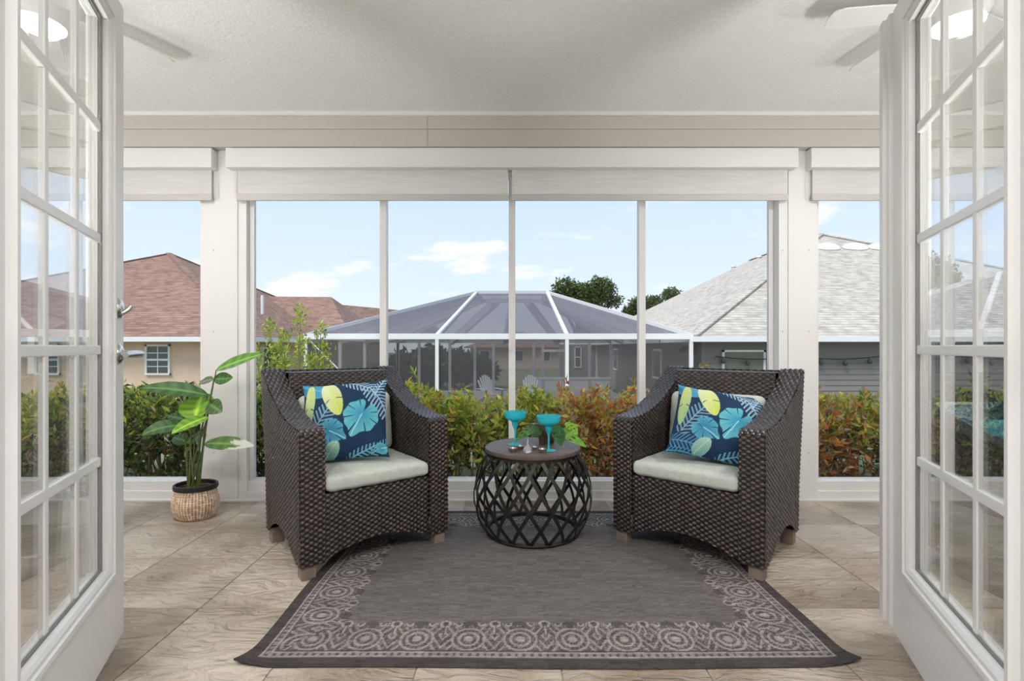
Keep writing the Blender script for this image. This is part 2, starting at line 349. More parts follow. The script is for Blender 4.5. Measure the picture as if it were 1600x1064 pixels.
# cover strips with screws
strips = []
for (a, b) in ((wx(313), wx(345)), (wx(372), wx(385)), (wx(1217), wx(1231)), (wx(1258), wx(1277))):
    strips.append(wb('cover_strip', M['white'], a, b, Y0, Y0+.10, 0, 2.2))
scr = MB().lathe([(0, -.004), (.003, -.003), (.0045, 0)], 8).xf(Matrix.Rotation(-PI/2, 4, 'X')).mesh('screw', M['alu_grey'], True)
for px in (334, 373, 1223, 1264):
    for z in (1.55, 1.05, .62, .30):
        o = bpy.data.objects.new('screw', scr); link(o, wall_back); o.location = (wx(px), (-.0005 if px in (334, 1264, 1223) else -.009), z)
# base track under all windows
wb('base_track', M['white'], XL, XR, Y0+.004, Y0+.12, 0, .062, bev=.004)
wb('base_lip', M['white'], XL, XR, Y0-.012, Y0+.02, 0, .012, bev=.002)
wb('sill_rail', M['white'], XL, XR, Y0+.014, Y0+.11, .058, .122, bev=.004)
wb('top_rail', M['white'], XL, XR, Y0+.012, Y0+.11, 2.02, 2.2, bev=.003)

# header beam with cornice
trim = empty('trim_1', (0, WALL_D-.07, 2.165), label='greige header fascia above the roller shades', cat='trim', kind='structure')
for x0, x1 in ((XL, -.513), (-.511, XR)):
    MB().box(x0, x1, .004, .2, 0, .105).build('lower_fascia', M['header'], trim)
    MB().box(x0, x1, -.004, .2, .1055, .182).build('upper_fascia', M['header'], trim)
MB().box(XL, XR, -.018, .2, .182, .205).build('cornice', M['wall'], trim)

# windows
def window(name, label, x0, x1, mull, sash_px=None):
    wn = empty(name, (0, WALL_D, 0), label=label, cat='window', kind='structure')
    z0, z1 = .118, 2.05
    edges = [x0]+[m for m in mull]+[x1]
    for i in range(len(edges)-1):
        a, b = edges[i], edges[i+1]; dy = .035 if i % 2 == 0 else .062
        hw = .021
        sa = MB().box(a-(hw if i else 0), a+(hw if i else .03), dy, dy+.026, z0, z1, .002)
        sa.box(b-(hw if i < len(edges)-2 else .03), b+(hw if i < len(edges)-2 else 0), dy, dy+.026, z0, z1, .002)
        sa.box(a, b, dy+.003, dy+.022, z0, z0+.012).box(a, b, dy+.003, dy+.022, z1-.03, z1)
        so = sa.build('sash', M['white'], wn)
        bx('pane', M['win_glass'], so, a+.005, b-.005, dy+.010, dy+.014, z0+.004, z1-.01)
        # slim white glazing bead along the jamb
    return wn
w1 = window('window_1', 'clear side window behind the potted basket plant', -3.42, wx(313), [-2.75])
w2 = window('window_2', 'wide four-panel window behind the wicker chairs and drum table', wx(385), wx(1217), [wx(596), wx(800), wx(1006)])
w3 = window('window_3', 'clear side window behind the right French door', wx(1277), 3.42, [2.75])
for wn, xs in ((w2, (wx(998)+.01, wx(800)-.012)),):
    for x in xs: bx('latch', M['plastic_white'], wn, x-.006, x+.006, .018, .036, .93, 1.0, .002)

# roller shades
def shade(label, x0, x1, fabs, ends):
    s = empty('roller_shade', (0, WALL_D-.072, 2.04), label=label, cat='roller shade', group='roller shades under the header')
    c = MB().box(x0, x1, 0, .075, 0, .118, .004).build('cassette', M['white'], s)
    for a, b in fabs:
        MB().box(a, b, .044, .046, -.152, .02).build('fabric', M['shade'], s)
        MB().box(a-.004, b+.004, .037, .052, -.190, -.150, .004).build('bottom_bar', M['header'], s)
    for x in ends:
        MB().tube([(x, .05, 0), (x, .05, -.175)], .0016, 6).tube([(x+.012, .05, 0), (x+.012, .05, -.175)], .0016, 6).build('cord', M['plastic_white'], s, True)
    return s
shade('white roller shade above the window behind the basket plant', XL+.05, wx(330, 3.015), [(XL+.12, wx(329, 3.05))], [wx(333, 3.05)])
shade('long white roller shade across the four-panel window', wx(352, 3.015), wx(1248, 3.015), [(wx(370, 3.05), wx(794, 3.05)), (wx(800, 3.05), wx(1232, 3.05))], [wx(365, 3.05)])
shade('white roller shade above the window behind the right French door', wx(1268, 3.015), XR-.05, [(wx(1271, 3.05), XR-.12)], [wx(1262, 3.05)])

# ------------------------------------------------------------------ French doors
def door(name, label, hinge, direc, sgn, astragal):
    """local X along the door from the hinge, face towards the doorway at sgn*Y"""
    d = Vector((direc[0], direc[1], 0)).normalized()
    o = empty(name, (hinge[0], hinge[1], 0), math.atan2(d.y, d.x), label=label, cat='door', kind='structure')
    W, zb, zt, T = .838, .045, 2.026, .044
    g0, g1, h0, h1 = .149, .689, .300, 1.907
    def B(nm, mt, x0, x1, n0, n1, z0, z1, bev=0, par=o):
        a, b = sorted((n0*sgn, n1*sgn)); return bx(nm, mt, par, x0, x1, a, b, z0, z1, bev)
    B('stile', M['door'], 0, g0-.001, -T, 0, zb, zt, .002); B('stile', M['door'], g1+.001, W, -T, 0, zb, zt, .002)
    B('rail', M['door'], g0-.003, g1+.003, -T+.0005, -.0005, zb, h0, 0); B('rail', M['door'], g0-.003, g1+.003, -T+.0005, -.0005, h1, zt, 0)
    # moulded glazing frame on both faces
    prof = [(-.004, -.020), (-.004, .002), (.004, .008), (.014, .008), (.017, .013), (.030, .013), (.036, .006), (.042, .000)]
    for face in (0, 1):
        mb = MB(); loops = []
        for ww, n in prof:
            n = n if face == 0 else -T-n
            loops.append([mb.bm.verts.new((x, n*sgn, z)) for x, z in ((g0-ww, h0-ww), (g1+ww, h0-ww), (g1+ww, h1+ww), (g0-ww, h1+ww))])
        for a, b in zip(loops, loops[1:]):
            for j in range(4): mb.bm.faces.new((a[j], a[(j+1)%4], b[(j+1)%4], b[j]))
        mb.build('glazing_frame', M['door'], o)
    B('pane', M['door_glass'], g0+.0, g1-.0, -T/2-.004, -T/2+.004, h0, h1)
    gk = MB()
    for a in ((g0+.0035, g0+.010, h0, h1), (g1-.010, g1-.0035, h0, h1), (g0, g1, h0+.0035, h0+.010), (g0, g1, h1-.010, h1-.0035)):
        y = sorted(((-T/2+.004)*sgn, (-T/2+.009)*sgn)); gk.box(a[0], a[1], y[0], y[1], a[2], a[3])
    gk.build('gasket', M['dark_gap'], o)
    gw, gh = (g1-g0)/3, (h1-h0)/5
    n0, n1 = -T/2-.0065, -T/2+.0065
    for k in (1, 2): B('muntin', M['door'], g0+k*gw-.0105, g0+k*gw+.0105, n0, n1, h0, h1, .003)
    for k in (1, 2, 3, 4): B('muntin', M['door'], g0, g1, n0-.0006, n1+.0006, h0+k*gh-.013, h0+k*gh+.013, .003)
    for z in (.25, 1.04, 1.82):
        MB().tube([(-.004, .004*sgn, z-.05), (-.004, .004*sgn, z+.05)], .007, 10).build('hinge', M['chrome'], o, True)
    if astragal:
        y = sorted((.019*sgn, -T*sgn)); bx('astragal', M['door'], o, W, W+.034, *sorted((.010*sgn, -T*sgn)), zb+.01, zt-.004, .002)
        bx('astragal_strip', M['door'], o, W+.030, W+.066, *sorted((.020*sgn, -.02*sgn)), zb+.012, zt-.006, .002)
    else:
        kx = W-.06
        for face in (1, -1):
            f0 = 0 if face == 1 else -T
            def n(v): return (f0+v*face)*sgn
            R = Matrix.Rotation(-PI/2*face*sgn, 4, 'X')
            for z, big in ((.93, 1), (1.07, 0)):
                ro = MB().lathe([(0, .014), (.012, .014), (.022, .012), (.031, .006), (.033, 0)], 24).xf(Matrix.Translation((kx, n(0), z)) @ R).build('rosette', M['chrome'], o, True)
                if big:
                    MB().lathe([(0, .062), (.010, .062), (.0115, .05), (.011, .012)], 16).xf(Matrix.Translation((kx, n(0), z)) @ R).build('spindle', M['chrome'], ro, True)
                    MB().tube([(kx+.012, n(.055), z), (kx-.02, n(.056), z), (kx-.07, n(.053), z), (kx-.11, n(.046), z-.002)], [.0105, .0115, .0095, .008], 12).build('lever', M['chrome'], ro, True)
                elif face == 1:
                    MB().tube([(kx-.006, n(.012), z-.016), (kx, n(.028), z), (kx+.004, n(.030), z+.010)], [.006, .007, .006], 10).build('thumb_turn', M['chrome'], ro, True)
    return o
door('door_1', 'open white French door with fifteen lites and satin lever handle', (-.8925, .8246), (-.41, .912), -1, False)
door('door_2', 'open white French door with fifteen lites and flat astragal edge', (.8994, .8248), (.383, .924), 1, True)

# ------------------------------------------------------------------ ceiling fans
def fan(label, x, y, a0):
    f = empty('ceiling_fan', (x, y, CEIL), label=label, cat='ceiling fan', group='white ceiling fans')
    MB().lathe([(0, 0), (.085, 0), (.085, -.045), (.06, -.06), (.06, -.075), (.10, -.085), (.105, -.12), (.09, -.145), (.086, -.158)], 32).build('motor_housing', M['plastic_white'], f, True)
    MB().lathe([(.084, -.150), (.084, -.164), (.07, -.172), (0, -.176)], 32).build('lamp_lens', M['lens'], f, True)
    disc_light('fan_light', (0, 0, -.180), .08, FAN_W, f)
    for k in range(5):
        a = a0+k*2*PI/5
        mb = MB(); top = []; bot = []
        out = [(.09, -.03), (.16, -.045), (.30, -.058), (.43, -.060), (.462, -.045), (.472, 0), (.462, .045), (.43, .060), (.30, .058), (.16, .045), (.09, .03)]
        vt = [mb.bm.verts.new((r, s, -.095+s*.04+.003)) for r, s in out]; vb = [mb.bm.verts.new((r, s, -.095+s*.04-.003)) for r, s in out]
        mb.bm.faces.new(vt); mb.bm.faces.new(vb[::-1])
        for j in range(len(out)): mb.bm.faces.new((vt[j], vb[j], vb[(j+1) % len(out)], vt[(j+1) % len(out)]))
        mb.xf(Matrix.Rotation(a, 4, 'Z')).build('blade', M['plastic_white'], f)
    return f
fan('white five-blade ceiling fan lit behind the left French door', -1.85, 1.95, math.radians(57.4))
fan('white five-blade ceiling fan lit behind the right French door', 1.74, 1.95, math.radians(99.6))

# ------------------------------------------------------------------ rug
RX0, RX1, RY0, RY1 = -.815, 1.03, 1.476, 2.885
nx, ny = 520, 400
gx = np.linspace(0, RX1-RX0, nx); gy = np.linspace(0, RY1-RY0, ny)
X, Y = np.meshgrid(gx, gy, indexing='ij'); Wd, Hd = gx[-1], gy[-1]
dl, dr, db, dt = X, Wd-X, Y, Hd-Y
b_e = np.minimum(np.minimum(dl, dr), np.minimum(db, dt))
horiz = np.minimum(db, dt) <= np.minimum(dl, dr)
a_e = np.where(horiz, X-Wd/2, Y-Hd/2)
per = .168
p = np.abs(((a_e/per+.5) % 1)-.5); q = (b_e-.078)/.165
light = np.zeros_like(X)
d1 = p*2.0+np.abs(q-.5)*1.15
light += (np.abs((d1*3.2) % 1-.5) < .17)*(d1 < 1.05)*.8
d2 = np.hypot((.5-p)*1.15, (q-.38)*1.0)
light = np.where(d2 < .40, (np.abs((d2*7.0) % 1-.5) < .22)*.85, light)
light = np.where((d2 < .07), 1.0, light)
d3 = np.hypot(p*1.2, (q-.92)*.9); light = np.where(d3 < .17, (np.abs(d3-.11) < .035)*1.0, light)
d4 = np.hypot((.27-p)*1.3, (q-.93)*.9); light = np.where(d4 < .13, (np.abs(d4-.08) < .03)*.9, light)
light = np.where((p < .035) & (q > .55) & (q < .85), (np.abs((p*60) % 1-.5) < .25), light)
fine = (np.sin(a_e*310+np.sin(b_e*240)*2.2)*np.sin(b_e*290+np.sin(a_e*150)*2) > .35)
light = np.maximum(light, fine*.55*(q > .02)*(q < .86))
edge_s = .98+.05*np.cos(2*PI*2*p)
light = np.where((q < 0) | (q > edge_s), 0, light)
lines = ((np.abs(b_e-.046) < .0035) | (np.abs(b_e-.070) < .003)) * .9
dots = ((b_e > .051) & (b_e < .066)) * ((np.abs((a_e/.024) % 1-.5) < .30)) * .6
light = np.maximum(light, np.maximum(lines, dots)); light = np.where(b_e < .04, 0, light)
rnd = rng.random((nx, ny)); streak = np.repeat(rng.random((nx//8+1, ny)), 8, axis=0)[:nx]
base = np.where((q > edge_s)[..., None], np.array([.128, .115, .110]), np.array([.082, .072, .070]))
base = np.where((b_e < .042)[..., None], np.array([.060, .052, .050]), base)
c = base*(1-light[..., None])+np.array([.29, .255, .238])*light[..., None]
lowf = np.repeat(np.repeat(rng.random((nx//26+1, ny//5+1)), 26, 0), 5, 1)[:nx, :ny]
c = c*(.55+.42*streak[..., None]+.36*rnd[..., None]+.24*lowf[..., None])*1.05
h = .005+.0012*light+.0010*streak
lift = 0
for sx_, ex in ((dl, -1), (dr, 1)):
    for sy_ in (db,):
        k = np.clip(1-(sx_+sy_)/.12, 0, 1); h = h+.014*k**2; X = X+ex*.020*k**1.5; Y = Y+.020*k**1.5
X = X+.004*np.sin(Y*9); Y = Y+.005*np.sin(X*4.2)*np.clip(1-db/.2, 0, 1)
tp = np.stack([X, Y, h], -1).reshape(-1, 3); idx = np.arange(nx*ny).reshape(nx, ny)
F = np.stack([idx[:-1, :-1], idx[1:, :-1], idx[1:, 1:], idx[:-1, 1:]], -1).reshape(-1, 4)
ring = np.concatenate([idx[:, 0], idx[-1, 1:], idx[-2::-1, -1], idx[0, -2:0:-1]])
low = tp[ring].copy(); low[:, 2] = np.maximum(low[:, 2]-.006, .0004)
nb = len(tp); k = np.arange(len(ring)); k2 = (k+1) % len(ring)
F2 = np.stack([ring[k], nb+k, nb+k2, ring[k2]], -1)
rug = np_obj('area_rug', np.vstack([tp, low]), np.vstack([F, F2]), M['rug'], col=np.vstack([c.reshape(-1, 3), np.tile([.05, .044, .042], (len(ring), 1))]))
rug.location = (RX0, RY0, 0); tag(rug, 'grey-brown woven rug with pale patterned border under the chairs and table', 'rug')

# ------------------------------------------------------------------ wicker armchairs
def weave(Ux, Vx, pu=.0175, pv=.0112, A=.0046):
    row = np.floor(Vx/pv); fv = Vx/pv-row
    cph = np.cos(PI*(Ux/pu+row)); b = np.clip(cph, 0, 1)**.55*np.sqrt(np.clip(1-(2*fv-1)**2, 0, 1))
    cell = np.floor(Ux/pu+row+.5)
    hsh = np.abs(np.sin(row*12.9898+cell*78.233)*43758.5453) % 1
    stake = (1-np.clip(cph, 0, 1))
    colr = np.array([.056, .037, .030])*(.35+1.1*hsh[..., None]) + b[..., None]*np.array([.030, .024, .022])
    colr = np.where((b < .25)[..., None], np.array([.012, .008, .007]), colr)
    return A*b, colr
class Panels:
    def __init__(s): s.V, s.F, s.C, s.n = [], [], [], 0
    def add(s, fn, u0, u1, v0, v1, nrm, du=.0036, dv=.0027, flip=False, swap=False):
        """fn(u, t) -> xyz with t in 0..1 between v0(u) and v1(u)"""
        nu = max(3, int((u1-u0)/du)); us = np.linspace(u0, u1, nu)
        a, b = np.array([v0(u) for u in us]), np.array([v1(u) for u in us])
        nv = max(3, int(np.max(b-a)/dv)); tt = np.linspace(0, 1, nv)
        Uu = np.repeat(us[:, None], nv, 1); Vv = a[:, None]+(b-a)[:, None]*tt[None, :]
        pos = np.stack(fn(Uu, Vv), -1)
        dsp, cl = weave(Vv, Uu) if swap else weave(Uu, Vv)
        du_ = np.gradient(pos, axis=0); dv_ = np.gradient(pos, axis=1); n = np.cross(du_, dv_); n /= np.linalg.norm(n, axis=-1, keepdims=True)+1e-9
        if (n.reshape(-1, 3).mean(0) @ np.array(nrm)) < 0: n = -n; fl = True
        else: fl = False
        pos = pos+n*dsp[..., None]
        idx = np.arange(nu*nv).reshape(nu, nv)+s.n
        q = [idx[:-1, :-1], idx[1:, :-1], idx[1:, 1:], idx[:-1, 1:]]
        if fl: q = q[::-1]
        s.V.append(pos.reshape(-1, 3)); s.F.append(np.stack(q, -1).reshape(-1, 4)); s.C.append(cl.reshape(-1, 3)); s.n += nu*nv
    def build(s, name, parent):
        V = np.vstack(s.V); V[:, 0] *= 1+.035*np.clip((V[:, 2]-.3)/.5, 0, 1)*np.clip(V[:, 1]/.5, 0, 1); V[:, 1] += .07*np.clip(V[:, 2]/.84, 0, 1.1)*np.clip(V[:, 1]/.58, 0, 1.1)**2
        return np_obj(name, V, np.vstack(s.F), M['wicker'], parent, col=np.vstack(s.C))
CW, CD, AT = .342, .585, .098
def z_top(y):
    t = np.clip(y/.57, 0, 1); return .612+.228*t**2.3-.018*np.clip(1-y/.035, 0, 1)**2
def z_bot(y):
    t = np.clip((y-.062)/(CD-.124), 0, 1); return .058+.082*np.sin(PI*t**1.25)**.8
def make_chair(label, loc, rz):
    ch = empty('wicker_armchair', loc, rz, label=label, cat='armchair', group='wicker armchairs')
    for s in (-1, 1):
        pn = Panels(); xo, xi = s*CW, s*(CW-AT)
        pn.add(lambda u, v: (np.full_like(u, xo), u, v), 0, CD, z_bot, z_top, (s, 0, 0))
        pn.add(lambda u, v: (np.full_like(u, xi), u, v), 0, CD-.05, lambda u: .30, z_top, (-s, 0, 0))
        pn.add(lambda u, v: (s*v, u, z_top(u)), 0, CD, lambda u: CW-AT, lambda u: CW, (0, 0, 1))
        pn.add(lambda u, v: (s*u, np.zeros_like(u), v), CW-AT, CW, lambda u: .058, lambda u: float(z_top(0)), (0, -1, 0))
        pn.build('armrest', ch)
    pn = Panels(); xi = CW-AT
    pn.add(lambda u, v: (u, .455+.03*(v-.3)/.5, v), -xi-.002, xi+.002, lambda u: .30, lambda u: .822, (0, -1, 0))
    pn.add(lambda u, v: (u, .486+v, np.full_like(u, .822)), -xi-.002, xi+.002, lambda u: 0, lambda u: CD-.486, (0, 0, 1))
    pn.add(lambda u, v: (u, np.full_like(u, CD), v), -CW, CW, lambda u: .058+.05*(1-(u/CW)**2), lambda u: .834, (0, 1, 0))
    pn.build('backrest', ch)
    pn = Panels()
    pn.add(lambda u, v: (u, np.full_like(u, .012), v), -xi-.002, xi+.002, lambda u: .062+.052*(1-(u/xi)**2), lambda u: .338, (0, -1, 0))
    pn.add(lambda u, v: (u, .012+v, np.full_like(u, .338)), -xi, xi, lambda u: 0, lambda u: .47, (0, 0, 1), du=.01, dv=.01)
    pn.build('seat_base', ch)
    bx('frame', M['black'], ch, -CW+.02, CW-.02, .03, CD-.03, .135, .32)
    for sx, sy in ((-1, 0), (1, 0), (-1, 1), (1, 1)):
        xa, xb = sorted((sx*(CW-.008), sx*(CW-.066))); ya, yb = (.010, .066) if sy == 0 else (CD-.07, CD-.012)
        wpt = loc[:2]
        cx_, cy_ = (xa+xb)/2, (ya+yb)/2
        wxx = loc[0]+cx_*math.cos(rz)-cy_*math.sin(rz); wyy = loc[1]+cx_*math.sin(rz)+cy_*math.cos(rz)
        on = RX0+.02 < wxx < RX1-.02 and RY0 < wyy < RY1
        bx('leg', M['feet'], ch, xa, xb, ya, yb, .0045 if on else 0, .075, .003)
    return ch
ch1 = make_chair('dark brown wicker armchair beside the potted basket plant', (-.583, 2.219, .0005), math.radians(38))
ch2 = make_chair('dark brown wicker armchair on the drum table side away from the plant', (.757, 2.2285, .0005), math.radians(-41.3))

def cushion_mesh(name, sx, sy, sz, mt, r=.03, puff=.012, N=22):
    """soft box centred at the origin"""
    bm = bmesh.new(); bmesh.ops.create_cube(bm, size=2); bmesh.ops.subdivide_edges(bm, edges=bm.edges[:], cuts=N, use_grid_fill=True)
    hx, hy, hz = sx/2, sy/2, sz/2
    for v in bm.verts:
        x, y, z = v.co
        px, py, pz = x*hx, y*hy, z*hz
        q = Vector((max(-(hx-r), min(hx-r, px)), max(-(hy-r), min(hy-r, py)), max(-(hz-r), min(hz-r, pz))))
        d = Vector((px, py, pz))-q
        if d.length > 1e-9: d = d.normalized()*r
        f = q+d
        k = (1-x*x)*(1-y*y); f.z += math.copysign(puff*k, z) if abs(z) > .2 else 0
        k2 = (1-z*z); f.x += x*abs(x)*.004*k2; f.y += y*abs(y)*.004*k2
        f.z += .0018*math.sin(17*x+3*y)*math.sin(9*y)
        v.co = f
    me = bpy.data.meshes.new(name); bm.to_mesh(me); bm.free(); me.materials.append(mt)
    me.polygons.foreach_set('use_smooth', np.ones(len(me.polygons), dtype=bool)); return me
def piping_mesh(sx, sy, z, r):
    pts = []
    for (cx_, cy_, a0) in ((sx/2-r, sy/2-r, 0), (-sx/2+r, sy/2-r, PI/2), (-sx/2+r, -sy/2+r, PI), (sx/2-r, -sy/2+r, 1.5*PI)):
        for j in range(6): a = a0+PI/2*j/5; pts.append((cx_+r*math.cos(a), cy_+r*math.sin(a), z))
    pts.append(pts[0]); return MB().tube(pts, .0035, 6, False).mesh('piping', M['cushion'], True)
seat_me = cushion_mesh('seat_cushion', .474, .475, .070, M['cushion'], .022, .012)
pipe_me = piping_mesh(.470, .471, .017, .022)
back_me = cushion_mesh('back_cushion', .46, .30, .085, M['cushion'], .035, .018)
def on_chair(o, ch, loc, rot):
    Mx = Matrix.Translation(ch.location) @ Matrix.Rotation(ch.rotation_euler.z, 4, 'Z') @ Matrix.Translation(loc) @ Euler(rot).to_matrix().to_4x4()
    o.matrix_world = Mx; o.location = Mx.translation; o.rotation_euler = Mx.to_euler()
for ch, side in ((ch1, 'beside the potted basket plant'), (ch2, 'away from the potted plant')):
    s = link(bpy.data.objects.new('seat_cushion', seat_me)); on_chair(s, ch, (0, .232, .377), (0, 0, 0))
    tag(s, 'pale mint seat cushion on the wicker armchair '+side, 'cushion', 'mint chair cushions')
    link(bpy.data.objects.new('piping', pipe_me), s)
    s = link(bpy.data.objects.new('back_cushion', back_me)); on_chair(s, ch, (0, .425, .562), (math.radians(82), 0, 0))
    tag(s, 'pale mint back cushion behind the pillow of the armchair '+side, 'cushion', 'mint chair cushions')

# leaf print for the pillows
NP_ = 230
u1 = np.linspace(0, 1, NP_); U, Vv = np.meshgrid(u1, u1, indexing='ij')
pr = np.tile(np.array([.012, .036, .085]), (NP_, NP_, 1))
def blend(mask, colr, op=1.0):
    global pr
    a = (mask*op)[..., None]; pr = pr*(1-a)+np.asarray(colr)*a
def frame_(x0, y0, x1, y1):
    L = math.hypot(x1-x0, y1-y0); tx, ty = (x1-x0)/L, (y1-y0)/L
    s = ((U-x0)*tx+(Vv-y0)*ty)/L; q = -(U-x0)*ty+(Vv-y0)*tx; return s, q, L
def palm(x0, y0, x1, y1, wid, colr, sp=.055, slope=.8, bend=0):
    s, q, L = frame_(x0, y0, x1, y1); q = q-bend*s*(1-s)
    prof = np.sqrt(np.clip(s*1.15+.15, 0, 1))*np.clip(1.05-s*.65, 0, 1); w_ = s*L-np.abs(q)*slope
    m_ = (np.abs(q) < wid*prof) & (s > -.05) & (w_ > -.02*0-.25) & (w_/sp % 1 < .52-.25*np.abs(q)/wid) & (w_ < L)
    shade_ = (.75+.5*np.abs(q)/wid)
    blend(m_.astype(float), np.asarray(colr)*shade_[..., None], .95)
    blend(((np.abs(q) < .006) & (s > 0) & (s < 1)).astype(float), np.asarray(colr)*1.2)
def banana(x0, y0, x1, y1, wid, c1, c2, sp=.035, notch=True):
    s, q, L = frame_(x0, y0, x1, y1); prof = wid*np.sqrt(np.clip(np.sin(PI*np.clip(s, 0, 1)**.9), 0, 1))
    m_ = (np.abs(q) < prof) & (s > 0) & (s < 1)
    if notch: m_ &= ~((np.abs((s*L-np.abs(q)*.5)-L*.52) < .007) & (np.abs(q) > wid*.35))
    k = np.clip(s+.15*np.sin(30*q), 0, 1)[..., None]
    blend(m_.astype(float), np.asarray(c1)*(1-k)+np.asarray(c2)*k)
    blend((m_ & (((s*L+np.abs(q)*.6)/sp % 1) < .16)).astype(float), np.asarray(c1)*.6, .45)
    blend((m_ & (np.abs(q) < .005)).astype(float), np.asarray(c2)*1.25, .8)
def monst(cx, cy, R, tip, c1, c2, slits=True):
    a = np.arctan2(Vv-cy, U-cx)-tip; a = (a+PI) % (2*PI)-PI; rr = np.hypot(U-cx, Vv-cy)
    rm = R*(.92+.10*np.cos(a)+.34*np.exp(-(a/.22)**2)-.75*np.exp(-((np.abs(a)-PI)/.16)**2)+.03*np.sin(9*a))
    m_ = rr < rm; t_ = rr/np.maximum(rm, 1e-4)
    if slits:
        m_ = m_ & ~((np.abs(np.sin(a*4.0+.6)) < .10+.05*t_) & (t_ > .5))
    k = np.clip(t_*.9+.15*np.sin(a*16), 0, 1)[..., None]
    blend(m_.astype(float), np.asarray(c1)*(1-k)+np.asarray(c2)*k)
    blend((m_ & (np.abs(np.sin(a*8+t_*.8)) < .13)).astype(float), np.asarray(c2)*1.25, .45)
    blend((m_ & (rr*np.abs(np.sin(a)) < .006) & (np.cos(a) > 0)).astype(float), (.35, .68, .75), .8)
blue, cyan, lime, pale = (.03, .17, .30), (.10, .42, .50), (.52, .60, .16), (.33, .50, .63)
banana(-.05, 1.0, .36, .80, .13, (.03, .20, .36), (.10, .36, .52), notch=False)
palm(.50, 1.02, .78, .86, .16, pale, .05, .9); palm(.78, .88, 1.02, .50, .22, pale, .05, .6, .1); palm(.86, .74, .98, 1.02, .10, pale, .045)
palm(.12, .26, .38, .66, .20, (.20, .33, .42), .055, .8)
palm(-.02, .16, .36, .10, .16, (.08, .24, .40), .05, .9); palm(.0, .02, .3, .0, .08, (.06, .25, .42), .045)
palm(.55, -.02, .86, .12, .10, (.16, .40, .50), .05); palm(.80, .02, 1.05, .20, .10, (.12, .36, .46), .045)
banana(.12, .97, .09, .34, .070, (.60, .64, .22), (.26, .44, .22)); banana(.29, 1.0, .47, .50, .105, (.66, .70, .46), (.50, .60, .10))
monst(.36, .33, .155, -.55, blue, (.08, .33, .46)); monst(.72, .50, .215, -2.05, (.03, .24, .40), (.13, .45, .50))
banana(.30, .0, .45, .20, .085, (.16, .40, .36), (.36, .52, .42), notch=False); monst(.92, .09, .075, .3, blue, cyan, False)
pr = np.clip(pr, 0, 1)*(.94+.12*rng.random((NP_, NP_, 1)))

def pillow_mesh():
    n_ = NP_; a = np.linspace(-1, 1, n_); A_, B_ = np.meshgrid(a, a, indexing='ij'); S = .204
    ax = S*A_*(1-.07*(1-B_**2)*0-.075*(1-B_**4)*np.abs(A_)**3); ay = S*B_*(1-.075*(1-A_**4)*np.abs(B_)**3)
    th = .075*np.clip((1-A_**2), 0, 1)**.55*np.clip((1-B_**2), 0, 1)**.55
    wr = .0025*np.sin(11*A_+4*B_)*np.sin(7*B_-3*A_)
    Vf = np.stack([ax, -th-wr, ay], -1).reshape(-1, 3); idx = np.arange(n_*n_).reshape(n_, n_)
    Ff = np.stack([idx[:-1, :-1], idx[1:, :-1], idx[1:, 1:], idx[:-1, 1:]], -1).reshape(-1, 4)
    k = 6; sub = slice(None, None, 1)
    Vb = np.stack([ax, th*.9, ay], -1).reshape(-1, 3)
    Fb = Ff[:, ::-1]+n_*n_
    return np.vstack([Vf, Vb]), np.vstack([Ff, Fb]), np.vstack([pr.reshape(-1, 3), pr[::-1].reshape(-1, 3)])
pv_, pf_, pc_ = pillow_mesh()
pil1 = np_obj('throw_pillow', pv_, pf_, M['attr_cloth'], col=pc_)
pil2 = link(bpy.data.objects.new('throw_pillow', pil1.data))
for o, c_, wv, hv, lb in ((pil1, P(539, 657, 2.38), (.372, .062, .027), (-.058, .19, .341), 'navy tropical leaf pillow upright on the armchair beside the basket plant'),
                          (pil2, P(1119, 664, 2.37), (.376, -.144, -.063), (.135, .215, .265), 'navy tropical leaf pillow slumped sideways on the armchair away from the plant')):
    xa = Vector(wv).normalized(); za = Vector(hv); za = (za-xa*za.dot(xa)).normalized(); ya = za.cross(xa)
    o.location = c_; o.rotation_euler = Matrix((xa, ya, za)).transposed().to_euler(); tag(o, lb, 'pillow', 'tropical leaf pillows')

# ------------------------------------------------------------------ drum table
TCX, TCY = .106, 2.577
tb = empty('drum_table', (TCX, TCY, .0055), label='round drum side table with dark metal lattice and brown top', cat='table')
MB().lathe([(0, .412), (.236, .412), (.244, .416), (.246, .424), (.244, .434), (.238, .438), (0, .438)], 64).build('table_top', M['table_top'], tb, True)
MB().lathe([(.222, .392), (.236, .392), (.236, .412), (.222, .412)], 48, closed=True).build('top_ring', M['table_metal'], tb, True)
MB().lathe([(.226, 0), (.240, 0), (.244, .010), (.240, .020), (.226, .020)], 64, closed=True).build('base_ring', M['table_metal'], tb, True)
def rad(t): return .236+.066*math.sin(PI*min(max(t, 0), 1)**.92)**.85
NB = 18
def strip_mesh(sg):
    mb = MB(); n_ = 26; rings = []
    off = 0 if sg > 0 else .0035
    for i in range(n_+1):
        t = i/n_; a = sg*math.radians(46)*t; z = .012+.388*t; r = rad(t)-off
        c0 = Vector((r*math.cos(a), r*math.sin(a), z)); e_ = 1e-3; t2 = t+e_
        a2 = sg*math.radians(46)*t2; c1 = Vector(((rad(t2)-off)*math.cos(a2), (rad(t2)-off)*math.sin(a2), .012+.388*t2))
        d = (c1-c0).normalized(); nrm = Vector((math.cos(a), math.sin(a), 0)); sd = d.cross(nrm).normalized(); nrm = sd.cross(d)
        rings.append([mb.bm.verts.new(c0+sd*s*.0085+nrm*k) for s, k in ((-1, 0), (1, 0), (1, .003), (-1, .003))])
    for a, b in zip(rings, rings[1:]):
        for j in range(4): mb.bm.faces.new((a[j], a[(j+1)%4], b[(j+1)%4], b[j]))
    return mb.mesh('lattice_strip', M['table_metal'])
